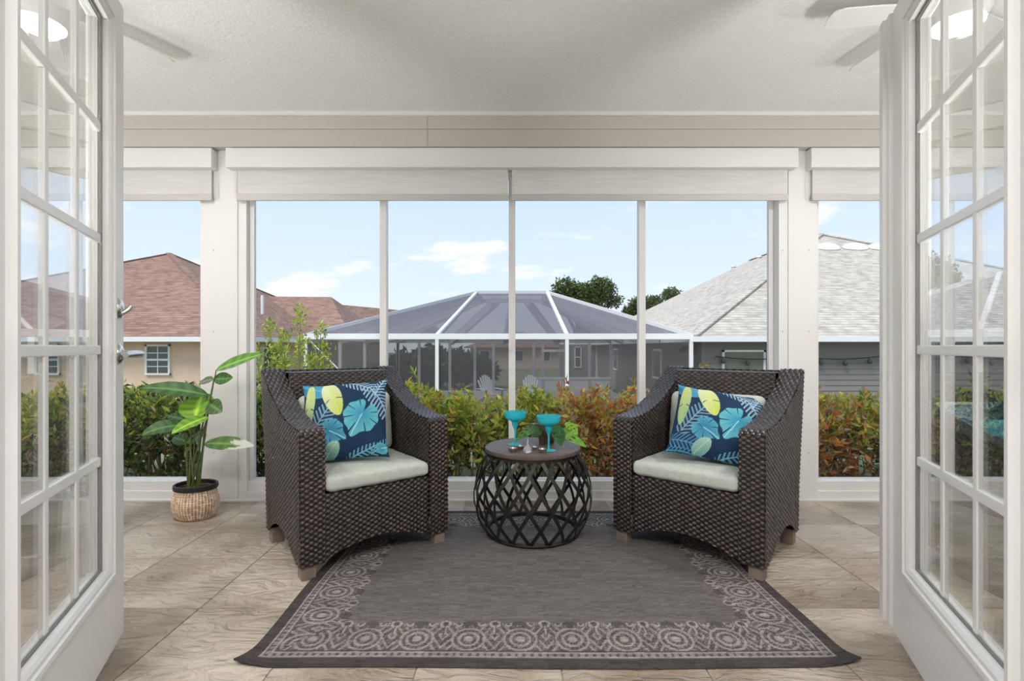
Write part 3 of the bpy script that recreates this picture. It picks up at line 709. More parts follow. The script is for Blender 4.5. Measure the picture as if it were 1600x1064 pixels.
for sg in (1, -1):
    me = strip_mesh(sg)
    for k in range(NB):
        o = link(bpy.data.objects.new('lattice_strip', me), tb); o.rotation_euler = (0, 0, 2*PI*(k+.25)/NB)
TZ = .0055+.438

def margarita(x, y, label):
    g = empty('margarita_glass', (x, y, TZ), label=label, cat='glass', group='turquoise margarita glasses')
    MB().lathe([(0, 0), (.034, 0), (.036, .002), (.030, .005), (.010, .009), (0, .010)], 32).build('foot', M['teal_glass'], g, True)
    MB().lathe([(0, .008), (.006, .009), (.0045, .03), (.005, .075), (.010, .090), (0, .090)], 20).build('stem', M['teal_glass'], g, True)
    MB().lathe([(0, .088), (.010, .090), (.017, .104), (.019, .120), (.030, .128), (.050, .137), (.056, .148), (.0575, .170), (.0545, .170), (.053, .149), (.047, .141), (.028, .132), (.014, .122), (.012, .106), (0, .096)], 40).build('bowl', M['teal_glass'], g, True)
    # sugared rim
    mb = MB()
    for j in range(46):
        a = 2*PI*j/46+random.uniform(-.04, .04); mb.tube([(.056*math.cos(a), .056*math.sin(a), .166), (.0565*math.cos(a), .0565*math.sin(a), .1725+random.uniform(0, .002))], [.0035, .0022], 5)
    mb.build('rim', M['teal_glass'], g, True)
    return g
margarita(.017, 2.60, 'turquoise margarita glass whose foot touches the two stacked cups')
margarita(.180, 2.450, 'turquoise margarita glass in front of the brown pot')
def cup(x, y, r, lb):
    o = MB().lathe([(0, 0), (r*.62, 0), (r*.85, r*.35), (r, r*.8), (r*.92, r*.8), (r*.78, r*.35), (r*.5, r*.12), (0, r*.10)], 24).build('metal_cup', M['pewter'], None, True)
    o.location = (x, y, TZ); tag(o, lb, 'cup', 'small metal cups')
cup(.004, 2.425, .024, 'small dark metal cup beside the clear glass stopper'); cup(.040, 2.485, .022, 'small dark metal cup tucked behind another by the glass foot')
cup(.146, 2.405, .024, 'small dark metal cup in front of the brown pot'); cup(.110, 2.470, .020, 'small dark metal cup between the glass stopper and the brown pot')
o = MB().lathe([(0, 0), (.013, 0), (.020, .006), (.0225, .014), (.019, .024), (.010, .031), (.006, .038), (.0045, .052), (.0035, .075), (0, .077)], 24).build('glass_bottle', M['clear_glass'], None, True)
o.location = (.075, 2.405, TZ); tag(o, 'tiny clear glass bottle with a slender neck on the drum table', 'bottle')

# ------------------------------------------------------------------ leaves
def leaf_mesh(base, tip, wid, up=(0,0,1), sag=.02, fold=.12, c1=(.06,.16,.02), c2=(.22,.42,.05), vein=(.30,.45,.12), nt=22, ns=9, prof=.85, holes=False, white=0, twist=0):
    base, tip, up = Vector(base), Vector(tip), Vector(up)
    V, C, F = [], [], []
    d = tip-base; mid = (base+tip)/2+up.normalized()*sag
    for i in range(nt+1):
        t = i/nt; c_ = base*(1-t)**2+mid*2*t*(1-t)+tip*t*t; tg = ((mid-base)*(1-t)+(tip-mid)*t).normalized()
        sd = tg.cross(up).normalized(); n = sd.cross(tg)
        if twist:
            R_ = Matrix.Rotation(twist*t, 3, tg); sd = R_ @ sd; n = R_ @ n
        w_ = wid/2*math.sin(PI*min(1, t**prof*.985+.012))**.75
        for j in range(ns):
            s = -1+2*j/(ns-1)
            V.append(c_+sd*s*w_+n*(fold*abs(s)*w_-.0+.05*w_*math.sin(t*24)*abs(s)*.6))
            k = .5+.5*math.sin(t*31+abs(s)*-2.2)
            cc = [a*(1-k*.6)+b*k*.6 for a, b in zip(c1, c2)]
            if abs(s) < .12: cc = list(vein)
            if white and t > white+.12*math.sin(s*5): cc = [.72, .74, .66]
            C.append(cc)
    for i in range(nt):
        for j in range(ns-1):
            if holes and 3 < i < nt-3 and (i % 4 in (1, 2)) and j in ((2, 5) if ns == 8 else (2, ns-4)): continue
            a = i*ns+j; F.append((a, a+1, a+ns+1, a+ns))
    return [tuple(v) for v in V], F, C
def leaf_obj(parent, off, name='leaf', **kw):
    V, F, C = leaf_mesh(**kw); V = np.array(V)-np.array(off)
    return np_obj(name, V, F, M['leaf'], parent, col=np.array(C))

# potted plant by the window
PX_, PY_ = wx(306, 2.80), 2.80
pp = empty('potted_plant', (PX_, PY_, 0), label='tall leafy plant in a woven basket pot on the tile floor', cat='potted plant')
nu, nv = 430, 90; ug = np.linspace(0, 2*PI, nu, endpoint=False); vg = np.linspace(0, 1, nv)
A_, T_ = np.meshgrid(ug, vg, indexing='ij'); zz_ = T_*.172
rr_ = .098+.032*np.sin(PI*np.clip(T_*.95+.05, 0, 1))**.8-.010*(1-T_)**6
row = np.floor(T_*14); fv = T_*14-row; ph = np.abs(np.cos(A_*22))**.5
hb = np.sqrt(np.clip(1-(2*fv-1)**2, 0, 1))*.4+ph*.6
rr_ = (rr_+.0075*hb)*.84
V = np.stack([rr_*1.06*np.cos(A_), rr_*.92*np.sin(A_), zz_], -1).reshape(-1, 3); idx = np.arange(nu*nv).reshape(nu, nv); ix2 = np.roll(idx, -1, 0)
F = np.stack([idx[:, :-1], ix2[:, :-1], ix2[:, 1:], idx[:, 1:]], -1).reshape(-1, 4)
hs = np.abs(np.sin(row*12.9+np.floor(A_*22/PI)*78.2)*43758.5) % 1
cb_ = np.where((hb < .62)[..., None], np.array([.22, .085, .03]), np.array([.80, .60, .43])*(.65+.5*hs[..., None]))
np_obj('basket', V, F, M['basket'], pp, col=cb_.reshape(-1, 3))
MB().lathe([(.112, .160), (.127, .162), (.130, .172), (.128, .186), (.120, .190), (.113, .186)], 48, sx=.88, sy=.78, closed=True).build('rim', M['black'], pp, True)
MB().lathe([(0, .164), (.06, .166), (.116, .160)], 36, sx=.88, sy=.78).build('soil', M['soil'], pp, True)
DG, DG2, BG, BG2 = (.035, .10, .025), (.13, .26, .07), (.14, .34, .02), (.38, .62, .06)
PL = [  # base px, tip px, base depth, tip depth, width, up, colours, sag, white
    ((338, 578), (410, 553), 2.76, 2.70, .085, (0, -.75, .66), (.10, .27, .03), (.26, .46, .09), .012, 0),
    ((334, 592), (364, 590), 2.77, 2.72, .070, (.1, -.9, .25), (.05, .15, .03), (.12, .26, .06), -.015, 0),
    ((334, 593), (311, 599), 2.77, 2.80, .055, (0, -.7, .6), (.10, .15, .07), (.24, .30, .17), .01, 0),
    ((324, 617), (219, 606), 2.80, 2.70, .110, (0, -.62, .78), DG, DG2, .03, 0),
    ((305, 655), (318, 614), 2.74, 2.86, .190, (0, -.95, .35), BG, BG2, .02, 0),
    ((326, 630), (347, 644), 2.78, 2.74, .095, (.2, -.9, .3), DG, DG2, .015, 0),
    ((325, 651), (268, 678), 2.76, 2.60, .090, (0, -.72, .66), BG, BG2, .02, 0),
    ((287, 664), (221, 680), 2.78, 2.66, .100, (0, -.7, .7), DG, DG2, .035, 0),
    ((300, 660), (262, 650), 2.82, 2.86, .080, (0, -.7, .6), DG, DG2, .02, 0),
    ((320, 693), (397, 697), 2.76, 2.68, .088, (0, -.72, .68), (.08, .18, .035), (.20, .31, .09), .02, .62),
    ((296, 692), (270, 684), 2.80, 2.84, .075, (0, -.7, .6), DG, DG2, .02, 0),
    ((322, 678), (300, 690), 2.84, 2.90, .080, (0, -.7, .6), DG, DG2, .02, 0)]
po = (PX_, PY_, 0)
for i, (b_, t_, db_, dt_, wd, up, c1, c2, sag, wh) in enumerate(PL):
    bp_, tp_ = P(*b_, db_), P(*t_, dt_)
    leaf_obj(pp, po, base=bp_, tip=tp_, wid=wd, up=up, sag=sag, c1=c1, c2=c2, vein=tuple(min(1, v*1.5) for v in c2), white=wh, fold=.18)
    a_ = 2*PI*i/len(PL); root = Vector((PX_-.012+.028*math.cos(a_), PY_+.02*math.sin(a_), .16))
    mid = root.lerp(bp_, .6)+Vector((0, 0, .08)); mid = Vector((root.x*.62+bp_.x*.38, root.y*.62+bp_.y*.38, root.z*.42+bp_.z*.58))
    pts = []
    for k in range(9):
        t = k/8; pts.append(root*(1-t)**2+mid*2*t*(1-t)+bp_*t*t-Vector(po))
    MB().tube(pts, [.0056-.0028*k/8 for k in range(9)], 7).build('stem', M['stem'], pp, True)

# little plant on the table
sp = empty('small_potted_plant', (.185, 2.665, TZ), label='small holey-leaved plant in a brown pot on the drum table', cat='potted plant')
so_ = (.185, 2.665, TZ)
MB().lathe([(0, 0), (.040, 0), (.048, .05), (.054, .095), (.056, .10), (.050, .10), (.047, .088), (0, .086)], 32).build('pot', M['pot'], sp, True)
LP = [((858, 668), (916, 699), 2.62, 2.46, .075, (.25, -.6, .7), BG, (.30, .60, .06), True), ((868, 664), (877, 697), 2.60, 2.47, .070, (0, -.95, .3), (.02, .10, .015), (.05, .20, .03), True),
      ((852, 668), (872, 652), 2.64, 2.60, .055, (0, -.7, .6), DG, DG2, False), ((838, 668), (806, 689), 2.62, 2.52, .050, (-.1, -.6, .7), (.05, .16, .03), (.16, .36, .07), True),
      ((842, 668), (818, 672), 2.66, 2.58, .050, (0, -.8, .5), (.02, .08, .015), (.05, .16, .03), True), ((846, 668), (830, 682), 2.63, 2.56, .055, (0, -.9, .4), (.02, .08, .015), (.06, .18, .03), False),
      ((884, 660), (902, 680), 2.62, 2.56, .055, (.2, -.7, .6), BG, BG2, True)]
for b_, t_, db_, dt_, wd, up, c1, c2, hl in LP:
    bp_, tp_ = P(*b_, db_), P(*t_, dt_)
    leaf_obj(sp, so_, base=bp_, tip=tp_, wid=wd, up=up, sag=.018, c1=c1, c2=c2, vein=(.3, .5, .1), nt=16, ns=8, holes=hl)
    r0 = Vector((0, 0, .085)); e_ = bp_-Vector(so_)
    MB().tube([r0, (r0+e_)/2+Vector((0, 0, .015)), e_], [.003, .0025, .002], 6).build('stem', M['stem'], sp, True)
br = [P(836, 664, 2.67), P(838, 655, 2.66), P(842, 648, 2.64), P(849, 634, 2.62)]
mb = MB(); mb.tube([Vector((-.005, 0, .09))]+[p_-Vector(so_) for p_ in br], [.004, .005, .006, .005, .003], 7)
mb.build('dry_branch', mat('grey_branch', (.16, .17, .19), .7), sp, True)

# ------------------------------------------------------------------ exterior: ground
def gz(y): 
    t = min(max((y-5.2)/5.0, 0), 1); return -.16-.94*(t*t*(3-2*t))
ys = [WALL_D+.1, 4, 5, 5.5, 6, 6.5, 7, 7.5, 8, 8.5, 9, 9.5, 10.2, 14, 25, 60, 200]; xs = [-160, -40, -15, -8, -4, 0, 4, 8, 15, 40, 160]
V = [(x, y, gz(y)-.0) for y in ys for x in xs]; F = [(i*len(xs)+j, i*len(xs)+j+1, (i+1)*len(xs)+j+1, (i+1)*len(xs)+j) for i in range(len(ys)-1) for j in range(len(xs)-1)]
gr = np_obj('ground', V, F, M['grass']); tag(gr, 'green lawn sloping away outside the windows', 'lawn', kind='structure')

def foliage(name, pos, dirs, L, Wd_, col, parent, mt='foliage', fold=.25):
    N = len(pos); d = dirs/np.linalg.norm(dirs, axis=1, keepdims=True)
    rv = rng.normal(size=(N, 3)); sd = np.cross(d, rv); sd /= np.linalg.norm(sd, axis=1, keepdims=True)+1e-9; n = np.cross(sd, d)
    L = L[:, None]; Wd_ = Wd_[:, None]; midp = pos+d*L*.45
    V = np.stack([pos, midp+sd*Wd_/2+n*Wd_*fold, pos+d*L-n*L*.12, midp-sd*Wd_/2+n*Wd_*fold], 1).reshape(-1, 3)
    F = np.arange(4*N).reshape(N, 4); C = np.repeat(col, 4, 0)
    return np_obj(name, V, F, M[mt], parent, col=C, smooth=False)
def pick(pal, N):
    c = np.array([p_[0] for p_ in pal]); wgt = np.array([p_[1] for p_ in pal], float); i = rng.choice(len(pal), N, p=wgt/wgt.sum())
    return c[i]*(.72+.56*rng.random((N, 1)))
YG, GR, DGR, OR, BR, RD, TAN, YL = (.50, .56, .08), (.21, .30, .06), (.06, .10, .028), (.66, .28, .07), (.26, .145, .075), (.52, .14, .05), (.66, .50, .30), (.72, .56, .10)
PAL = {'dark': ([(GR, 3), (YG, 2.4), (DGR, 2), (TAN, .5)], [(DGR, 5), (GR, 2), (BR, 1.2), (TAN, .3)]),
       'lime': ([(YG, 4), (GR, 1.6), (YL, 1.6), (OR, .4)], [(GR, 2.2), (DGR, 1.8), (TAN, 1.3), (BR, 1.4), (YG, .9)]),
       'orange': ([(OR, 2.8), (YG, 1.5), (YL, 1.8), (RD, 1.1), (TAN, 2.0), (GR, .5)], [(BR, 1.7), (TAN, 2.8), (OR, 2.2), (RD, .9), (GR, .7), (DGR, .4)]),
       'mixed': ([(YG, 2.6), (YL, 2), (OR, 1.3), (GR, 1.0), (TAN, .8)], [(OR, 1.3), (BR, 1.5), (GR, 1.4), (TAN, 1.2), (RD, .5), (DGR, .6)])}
def hedge(cx, kind, label, top, width=.70, ns=300):
    g0 = -.16; yc = 4.05
    s = empty('hedge_shrub', (cx, yc, g0), label=label, cat='shrub', group='hedge outside the windows')
    H = top-g0
    n_ = ns; tx = rng.uniform(-.5, .5, n_)*width*1.15; ty = rng.uniform(-.48, .45, n_)
    lev = rng.random(n_)**.62; lev[:int(n_*.3)] = rng.uniform(.82, 1.0, int(n_*.3))
    tz = (.13+.87*lev)*H*(1-.10*rng.random(n_)-.12*(np.abs(ty)/.48)**2)+.05*np.sin(tx*9+cx*5)
    sprig = rng.random(n_) < .05; tz = np.where(sprig, tz+rng.uniform(.05, .17, n_)*(lev > .7), tz)
    tipp = np.stack([tx, ty, tz], 1); sdir = np.stack([rng.normal(0, .45, n_), rng.normal(-.1, .45, n_), np.ones(n_)*.9], 1); sdir /= np.linalg.norm(sdir, axis=1, keepdims=True)
    per = 21; k = np.tile(np.linspace(0, 1, per), n_); T = np.repeat(tipp, per, 0); Sd = np.repeat(sdir, per, 0)
    sl = np.repeat(rng.uniform(.10, .24, n_), per)
    pos = T-Sd*(sl*(1-k))[:, None]; dirs = Sd*.55+rng.normal(0, .62, (len(pos), 3))+np.array([0, -.15, 0])
    L = rng.uniform(.036, .082, len(pos)); Wd_ = L*rng.uniform(.24, .42, len(pos))
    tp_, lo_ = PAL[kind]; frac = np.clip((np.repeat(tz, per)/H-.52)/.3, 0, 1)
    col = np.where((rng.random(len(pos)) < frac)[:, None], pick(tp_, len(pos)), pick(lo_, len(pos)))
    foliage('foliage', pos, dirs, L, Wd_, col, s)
    mb = MB()
    for j in range(34):
        x0, y0 = random.uniform(-.45, .45)*width, random.uniform(-.4, .35); p0 = Vector((x0, y0, 0)); p1 = p0+Vector((random.uniform(-.12, .12), random.uniform(-.1, .1), H*random.uniform(.45, .85)))
        m_ = (p0+p1)/2+Vector((random.uniform(-.05, .05), random.uniform(-.04, .04), 0)); mb.tube([p0, m_, p1], [.007, .005, .003], 4, False)
    mb.build('stems', M['twig'], s)
    return s
HS = [(-4.65, 'lime', 'yellow-green hedge shrub at the far end past the left French door', .62), (-3.75, 'lime', 'sunlit green hedge shrub seen through the left French door', .60),
      (-2.95, 'dark', 'dark green hedge shrub behind the left door handle', .66), (-2.18, 'dark', 'dark green hedge shrub behind the potted basket plant', .66),
      (-1.40, 'mixed', 'green hedge shrub hidden behind the armchair beside the plant', .64), (-.72, 'lime', 'lime green hedge shrub rising over the arm of the armchair beside the plant', .64),
      (-.02, 'lime', 'yellow-green hedge shrub behind the turquoise glasses', .60), (.68, 'orange', 'rusty orange hedge shrub behind the small table plant', .60),
      (1.38, 'mixed', 'hedge shrub hidden behind the armchair away from the plant', .60), (2.10, 'orange', 'orange and tan hedge shrub at the post behind the armchair away from the plant', .58),
      (2.82, 'mixed', 'gold-topped hedge shrub below the string lights', .58), (3.65, 'dark', 'dark green hedge shrub seen through the right French door', .60), (4.55, 'mixed', 'green and rust hedge shrub at the far end past the right French door', .60)]
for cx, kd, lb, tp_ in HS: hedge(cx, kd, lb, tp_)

# upright yellow-green shrub by the pool cage
sh = empty('upright_shrub', (-3.9, 8.6, gz(8.6)), label='upright yellow-green shrub standing beside the pool cage corner', cat='shrub')
pos = []; dirs = []; stems = MB()
for (px, py) in ((414, 502), (424, 540), (448, 560), (471, 486), (462, 530), (498, 508), (507, 540), (480, 556), (436, 520), (405, 545)):
    tip = P(px, py, 8.6)-sh.location; tip.y += random.uniform(-.3, .3); b0 = Vector((tip.x*.6, tip.y*.5, 0)); stems.tube([b0, (b0+tip)/2+Vector((.03, 0, 0)), tip], [.02, .012, .004], 5)
    for k in range(230):
        t = 1-random.random()**1.4*.75; c_ = b0.lerp(tip, t); r_ = .05+.18*(1-t); pos.append((c_.x+random.gauss(0, r_), c_.y+random.gauss(0, r_), c_.z+random.gauss(0, .04))); dirs.append((random.gauss(0, .6), random.gauss(0, .6), random.gauss(.7, .5)))
pos = np.array(pos); dirs = np.array(dirs); N = len(pos)
foliage('foliage', pos, dirs, rng.uniform(.06, .11, N), rng.uniform(.025, .045, N), pick([(YG, 4), ((.42, .50, .08), 3), (GR, 1)], N), sh)
stems.build('stems', M['twig'], sh)

def tree(label, base, crown, n, pal, lf=.35):
    """crown: list of (x, y, z, r) blobs"""
    t = empty('tree', base, label=label, cat='tree', group='trees far behind the houses')
    mb = MB(); B = Vector(base)
    for (x, y, z, r) in crown:
        c_ = Vector((x, y, z))-B; mb.tube([(0, 0, 0), (c_.x*.3, c_.y*.3, c_.z*.55), c_], [.28, .18, .05], 6)
    mb.build('trunk', M['bark'], t, True)
    ps = []
    wts = np.array([c_[3]**2 for c_ in crown]); wts /= wts.sum()
    for (x, y, z, r), wt in zip(crown, wts):
        k = int(n*wt); v = rng.normal(size=(k, 3)); v /= np.linalg.norm(v, axis=1, keepdims=True); rr = r*(rng.random((k, 1))**.33)
        bump = 1+.22*np.sin(v[:, :1]*7+x)*np.sin(v[:, 1:2]*6+z)*np.sin(v[:, 2:]*8)
        ps.append(v*rr*bump*np.array([1, 1, .8])+np.array([x, y, z])-np.array(base))
    pos = np.vstack(ps); N = len(pos); dirs = rng.normal(size=(N, 3))+np.array([0, 0, -.1])
    foliage('crown', pos, dirs, rng.uniform(.6, 1.2, N)*lf, rng.uniform(.35, .6, N)*lf, pick(pal, N), t)
    return t
TP = [((.10, .14, .035), 3), ((.05, .08, .02), 2), ((.17, .20, .06), 2)]
def blob(px, py, D, rp): p_ = P(px, py, D); return (p_.x, p_.y, p_.z, rp/FPX*D)
tree('leafy green tree rising behind the pool cage ridge', (6.5, 46, -1.1), [blob(884, 452, 46, 22), blob(905, 462, 46, 26), blob(940, 452, 46, 22), blob(925, 468, 46, 26), blob(958, 470, 46, 14), blob(870, 464, 46, 14), blob(935, 440, 46, 11)], 5200, TP)
tree('green treetop peeking over the grey roof slope', (12.2, 48, -1.1), [blob(1003, 478, 48, 20), blob(1022, 474, 48, 14), blob(1048, 460, 48, 14), blob(985, 486, 48, 12)], 2600, TP)
tree('dark low bushy tree standing right behind the pool cage', (-4.2, 25.6, -1.1), [(-5.3, 25.2, -.1, 1.0), (-4.1, 25.6, .1, 1.1), (-2.7, 25.4, -.05, 1.0), (-1.5, 25.3, -.2, .8)], 5200, [((.05, .07, .03), 3), ((.10, .12, .05), 2)], .4)
tree('green tree behind the grey house past the right French door', (30, 40, -1.1), [(28, 40, 6.2, 2.8), (31.5, 40, 6.6, 3.0), (34, 40, 5.5, 2.6)], 4200, TP, .5)

# ------------------------------------------------------------------ neighbour houses
def hip_roof(mb, x0, x1, y0, y1, z0, rise, ridge_axis, th=.10, soffit=True):
    """hip roof over a rectangle; slope rise"""
    if ridge_axis == 'y':
        t = (x1-x0)/2; a, b = ((x0+x1)/2, y0+t), ((x0+x1)/2, y1-t)
    else:
        t = (y1-y0)/2; a, b = (x0+t, (y0+y1)/2), (x1-t, (y0+y1)/2)
    zt = z0+rise*t
    pts = [(x0, y0, z0), (x1, y0, z0), (x1, y1, z0), (x0, y1, z0), (a[0], a[1], zt), (b[0], b[1], zt), (x0, y0, z0-th), (x1, y0, z0-th), (x1, y1, z0-th), (x0, y1, z0-th)]
    if abs(a[0]-b[0])+abs(a[1]-b[1]) < .05:
        fc = [(0, 1, 4), (1, 2, 4), (2, 3, 4), (3, 0, 4)]
    elif ridge_axis == 'y': fc = [(0, 1, 4), (1, 2, 5, 4), (2, 3, 5), (3, 0, 4, 5)]
    else: fc = [(0, 1, 5, 4), (1, 2, 5), (2, 3, 4, 5), (3, 0, 4)]
    mb.poly(pts, fc+[(6, 7, 8, 9), (0, 1, 7, 6), (1, 2, 8, 7), (2, 3, 9, 8), (3, 0, 6, 9)])
    if abs(a[0]-b[0])+abs(a[1]-b[1]) < .05: mb.bm.verts.ensure_lookup_table()
    return zt
def gutter(parent, x0, x1, y0, y1, z, h=.13):
    for nm, a in (('gutter', (x0-.06, x1+.06, y0-.07, y0+.01, z-h, z+.01)), ('gutter', (x0-.07, x0+.01, y0, y1, z-h, z+.01)), ('gutter', (x1-.01, x1+.07, y0, y1, z-h, z+.01))):
        bx(nm, M['alu'], parent, *a)

# grey sided house
RE, RX_, RY_ = 1.23, 4.72, 13.0; RS = .53; RW, RDp = 17.5, 24
gh = empty('grey_house', (RX_, RY_, -1.1), label='grey sided house with pale grey hip roof and skylight domes', cat='house')
OFF = Vector(gh.location)
def rel(p_): return tuple(Vector(p_)-OFF)
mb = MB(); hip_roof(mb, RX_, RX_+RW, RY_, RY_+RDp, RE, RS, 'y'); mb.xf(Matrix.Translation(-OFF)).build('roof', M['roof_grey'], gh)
gutter_e = (RX_-OFF.x, RX_+RW-OFF.x, 0, RDp, RE-OFF.z); gutter(gh, *gutter_e)
# raised shingle caps along the visible hip
ap = Vector((RX_+RW/2, RY_+RW/2, RE+RS*RW/2))
MB().beam(Vector((RX_, RY_, RE+.02))-OFF, ap-OFF+Vector((0, 0, .02)), .22, .05).build('hip_cap', M['roof_grey'], gh)
MB().beam(ap-OFF+Vector((0, 0, .02)), Vector((RX_+RW/2, RY_+RDp-RW/2, ap.z+.02))-OFF, .22, .05).build('ridge_cap', M['roof_grey'], gh)
MB().beam(Vector((RX_+RW, RY_, RE+.02))-OFF, ap-OFF+Vector((0, 0, .02)), .22, .05).build('hip_cap', M['roof_grey'], gh)
wt = RE-.10; fy, sx_ = RY_+.40, RX_+.38
fw = bx('front_wall', M['siding'], gh, sx_-OFF.x+.03, RW-.4, fy-OFF.y+.03, fy-OFF.y+.2, 0, wt-OFF.z)
sw = bx('side_wall', M['siding'], gh, sx_-OFF.x+.03, sx_-OFF.x+.2, fy-OFF.y+.03, 17, 0, wt-OFF.z)
bm1 = MB().poly([(0, -.03, 0), (0, 0, 0), (0, 0, .15), (0, -.012, .15), (RW-.7, -.03, 0), (RW-.7, 0, 0), (RW-.7, 0, .15), (RW-.7, -.012, .15)], [(0, 1, 2, 3), (7, 6, 5, 4), (0, 4, 5, 1), (1, 5, 6, 2), (2, 6, 7, 3), (3, 7, 4, 0)]).mesh('siding_board', M['siding'])
bm2 = MB().poly([(-.03, 0, 0), (0, 0, 0), (0, 0, .15), (-.012, 0, .15), (-.03, 17, 0), (0, 17, 0), (0, 17, .15), (-.012, 17, .15)], [(3, 2, 1, 0), (4, 5, 6, 7), (0, 1, 5, 4), (1, 2, 6, 5), (2, 3, 7, 6), (3, 0, 4, 7)]).mesh('siding_board', M['siding'])
k = 0; z = 0
while z < wt-OFF.z-.05:
    o = link(bpy.data.objects.new('siding_board', bm1), fw); o.location = (sx_-OFF.x, fy-OFF.y+.03, z)
    o = link(bpy.data.objects.new('siding_board', bm2), sw); o.location = (sx_-OFF.x+.03, fy-OFF.y, z)
    z += .148
bx('corner_trim', M['siding'], gh, sx_-OFF.x-.02, sx_-OFF.x+.09, fy-OFF.y-.02, fy-OFF.y+.09, 0, wt-OFF.z)
def house_window(parent, x0, x1, z0, z1, y, off, nx=1, nz=2, pane='pane_dark', sub=None):
    x0, x1, y, z0, z1 = x0-off.x, x1-off.x, y-off.y, z0-off.z, z1-off.z
    mb = MB(); f = .055
    mb.box(x0-f, x0, y-.05, y+.03, z0-f, z1+f).box(x1, x1+f, y-.05, y+.03, z0-f, z1+f).box(x0-f, x1+f, y-.05, y+.03, z1, z1+f).box(x0-f, x1+f, y-.06, y+.03, z0-f, z0)
    wn = mb.build('window', M['alu'], parent)
    dx_, dz_ = (x1-x0)/nx, (z1-z0)/nz
    for i in range(nx):
        for j in range(nz): bx('pane', M[pane], wn, x0+i*dx_+.012, x0+(i+1)*dx_-.012, y-.02, y-.012, z0+j*dz_+.012, z0+(j+1)*dz_-.012)
    mb = MB()
    for i in range(1, nx): mb.box(x0+i*dx_-.013, x0+i*dx_+.013, y-.03, y-.005, z0, z1)
    for j in range(1, nz): mb.box(x0, x1, y-.032, y-.004, z0+j*dz_-(.03 if j == nz//2 else .013), z0+j*dz_+(.03 if j == nz//2 else .013))
    if nx > 1 or nz > 1: mb.build('glazing_bar', M['alu'], wn)
    else: mb.bm.free()
    return wn
a_, b_ = P(1131, 550, fy), P(1192, 612, fy)
house_window(gh, a_.x, b_.x, b_.z, a_.z, fy, OFF, 1, 1, 'blind')
for D_ in (17.5, 24.5):
    x_ = sx_-OFF.x; y_ = D_-OFF.y
    wn = MB().box(x_-.03, x_+.02, y_-.5, y_+.5, .95, 2.0).build('window', M['alu'], gh); bx('pane', M['pane_dark'], wn, x_-.04, x_-.02, y_-.42, y_+.42, 1.03, 1.92)
# rear wing facing us
rw = bx('rear_wing', M['siding'], gh, 2.9-OFF.x, sx_-OFF.x+.2, 29.8-OFF.y, 31-OFF.y, 0, wt-OFF.z)
house_window(gh, P(899, 0, 29.8).x, P(907, 0, 29.8).x, -.2, .95, 29.8, OFF, 1, 2)
MB().tube([Vector((sx_-.05, 29.6, RE-.1))-OFF, Vector((sx_-.05, 29.6, -1.0))-OFF], .09, 8).build('downspout', M['alu_grey'], gh, True)
# skylight domes lying on the front slope
for px in (1293, 1336, 1376):
    D_ = (RS*RY_-RE+CAM_H)/(RS-(543-388)/FPX)
    zr = RE+RS*(D_-RY_)
    mb = MB().lathe([(0, .17), (.25, .15), (.42, .09), (.50, 0), (.46, -.02), (0, -.02)], 24, sx=1.0, sy=.62)
    mb.xf(Matrix.Translation(Vector(((px-800)/FPX*D_, D_, zr+.03))-OFF) @ Matrix.Rotation(math.atan(RS), 4, 'X')).build('skylight_dome', M['dome'], gh, True)
# security light on the side wall
MB().beam((sx_-OFF.x, 1.2, 1.98), (sx_-OFF.x-.22, 1.1, 2.06), .05, .05).beam((sx_-OFF.x-.22, 1.1, 2.06), (sx_-OFF.x-.34, 1.0, 1.93), .12, .10).beam((sx_-OFF.x-.10, 1.15, 2.06), (sx_-OFF.x-.14, .95, 1.9), .12, .10).build('flood_light', M['black'], gh)
# roof vents
for D_, h_ in ((26, .02), (29, .0)):
    zr = ap.z-.25; MB().lathe([(.12, -.3), (.12, h_), (.16, h_), (.1, h_+.1), (0, h_+.1)], 10).xf(Matrix.Translation(Vector((RX_+RW/2-.6, D_, zr))-OFF)).build('roof_vent', M['alu_grey'], gh)

# string lights along the grey wall
sl = empty('string_lights', (sx_+.2, fy-.12, .6), label='dark string lights sagging along the grey siding', cat='string lights')
pts = []; bulbs = []
for i in range(61):
    t = i/60; x_ = .1+t*13; sag = .10*abs(math.sin(t*13*PI/2.2)); pts.append((x_, 0, .12-sag*.8))
    if i % 3 == 1: bulbs.append(pts[-1])
MB().tube(pts, .012, 5).build('cable', M['black'], sl, True)
bme = MB().lathe([(0, 0), (.03, 0), (.03, -.05), (.055, -.09), (.06, -.13), (.035, -.17), (0, -.18)], 10).mesh('bulb', M['bulb'], True)
for b_ in bulbs: link(bpy.data.objects.new('bulb', bme), sl).location = b_

# tan house with brown roof
LE, LX0, LX1, LY0, LY1 = 1.25, -22.7, -7.5, 14.4, 29.6
th_ = empty('tan_house', (-15.1, 14.4, -1.1), label='tan stucco house with brown shingle hip roof', cat='house'); OFF = Vector(th_.location)
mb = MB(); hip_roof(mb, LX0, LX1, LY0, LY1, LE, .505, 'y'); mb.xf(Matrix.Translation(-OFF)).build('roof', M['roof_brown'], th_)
gutter(th_, LX0-OFF.x, LX1-OFF.x, 0, LY1-LY0, LE-OFF.z)
ap = Vector(((LX0+LX1)/2, (LY0+LY1)/2, LE+.505*7.6))
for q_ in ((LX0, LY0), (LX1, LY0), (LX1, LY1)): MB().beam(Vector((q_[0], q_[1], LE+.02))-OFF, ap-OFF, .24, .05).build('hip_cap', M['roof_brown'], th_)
bx('wall', M['stucco'], th_, LX0+.45-OFF.x, LX1-.45-OFF.x, .45, LY1-LY0-.45, 0, LE-.1-OFF.z)
wy = LY0+.45
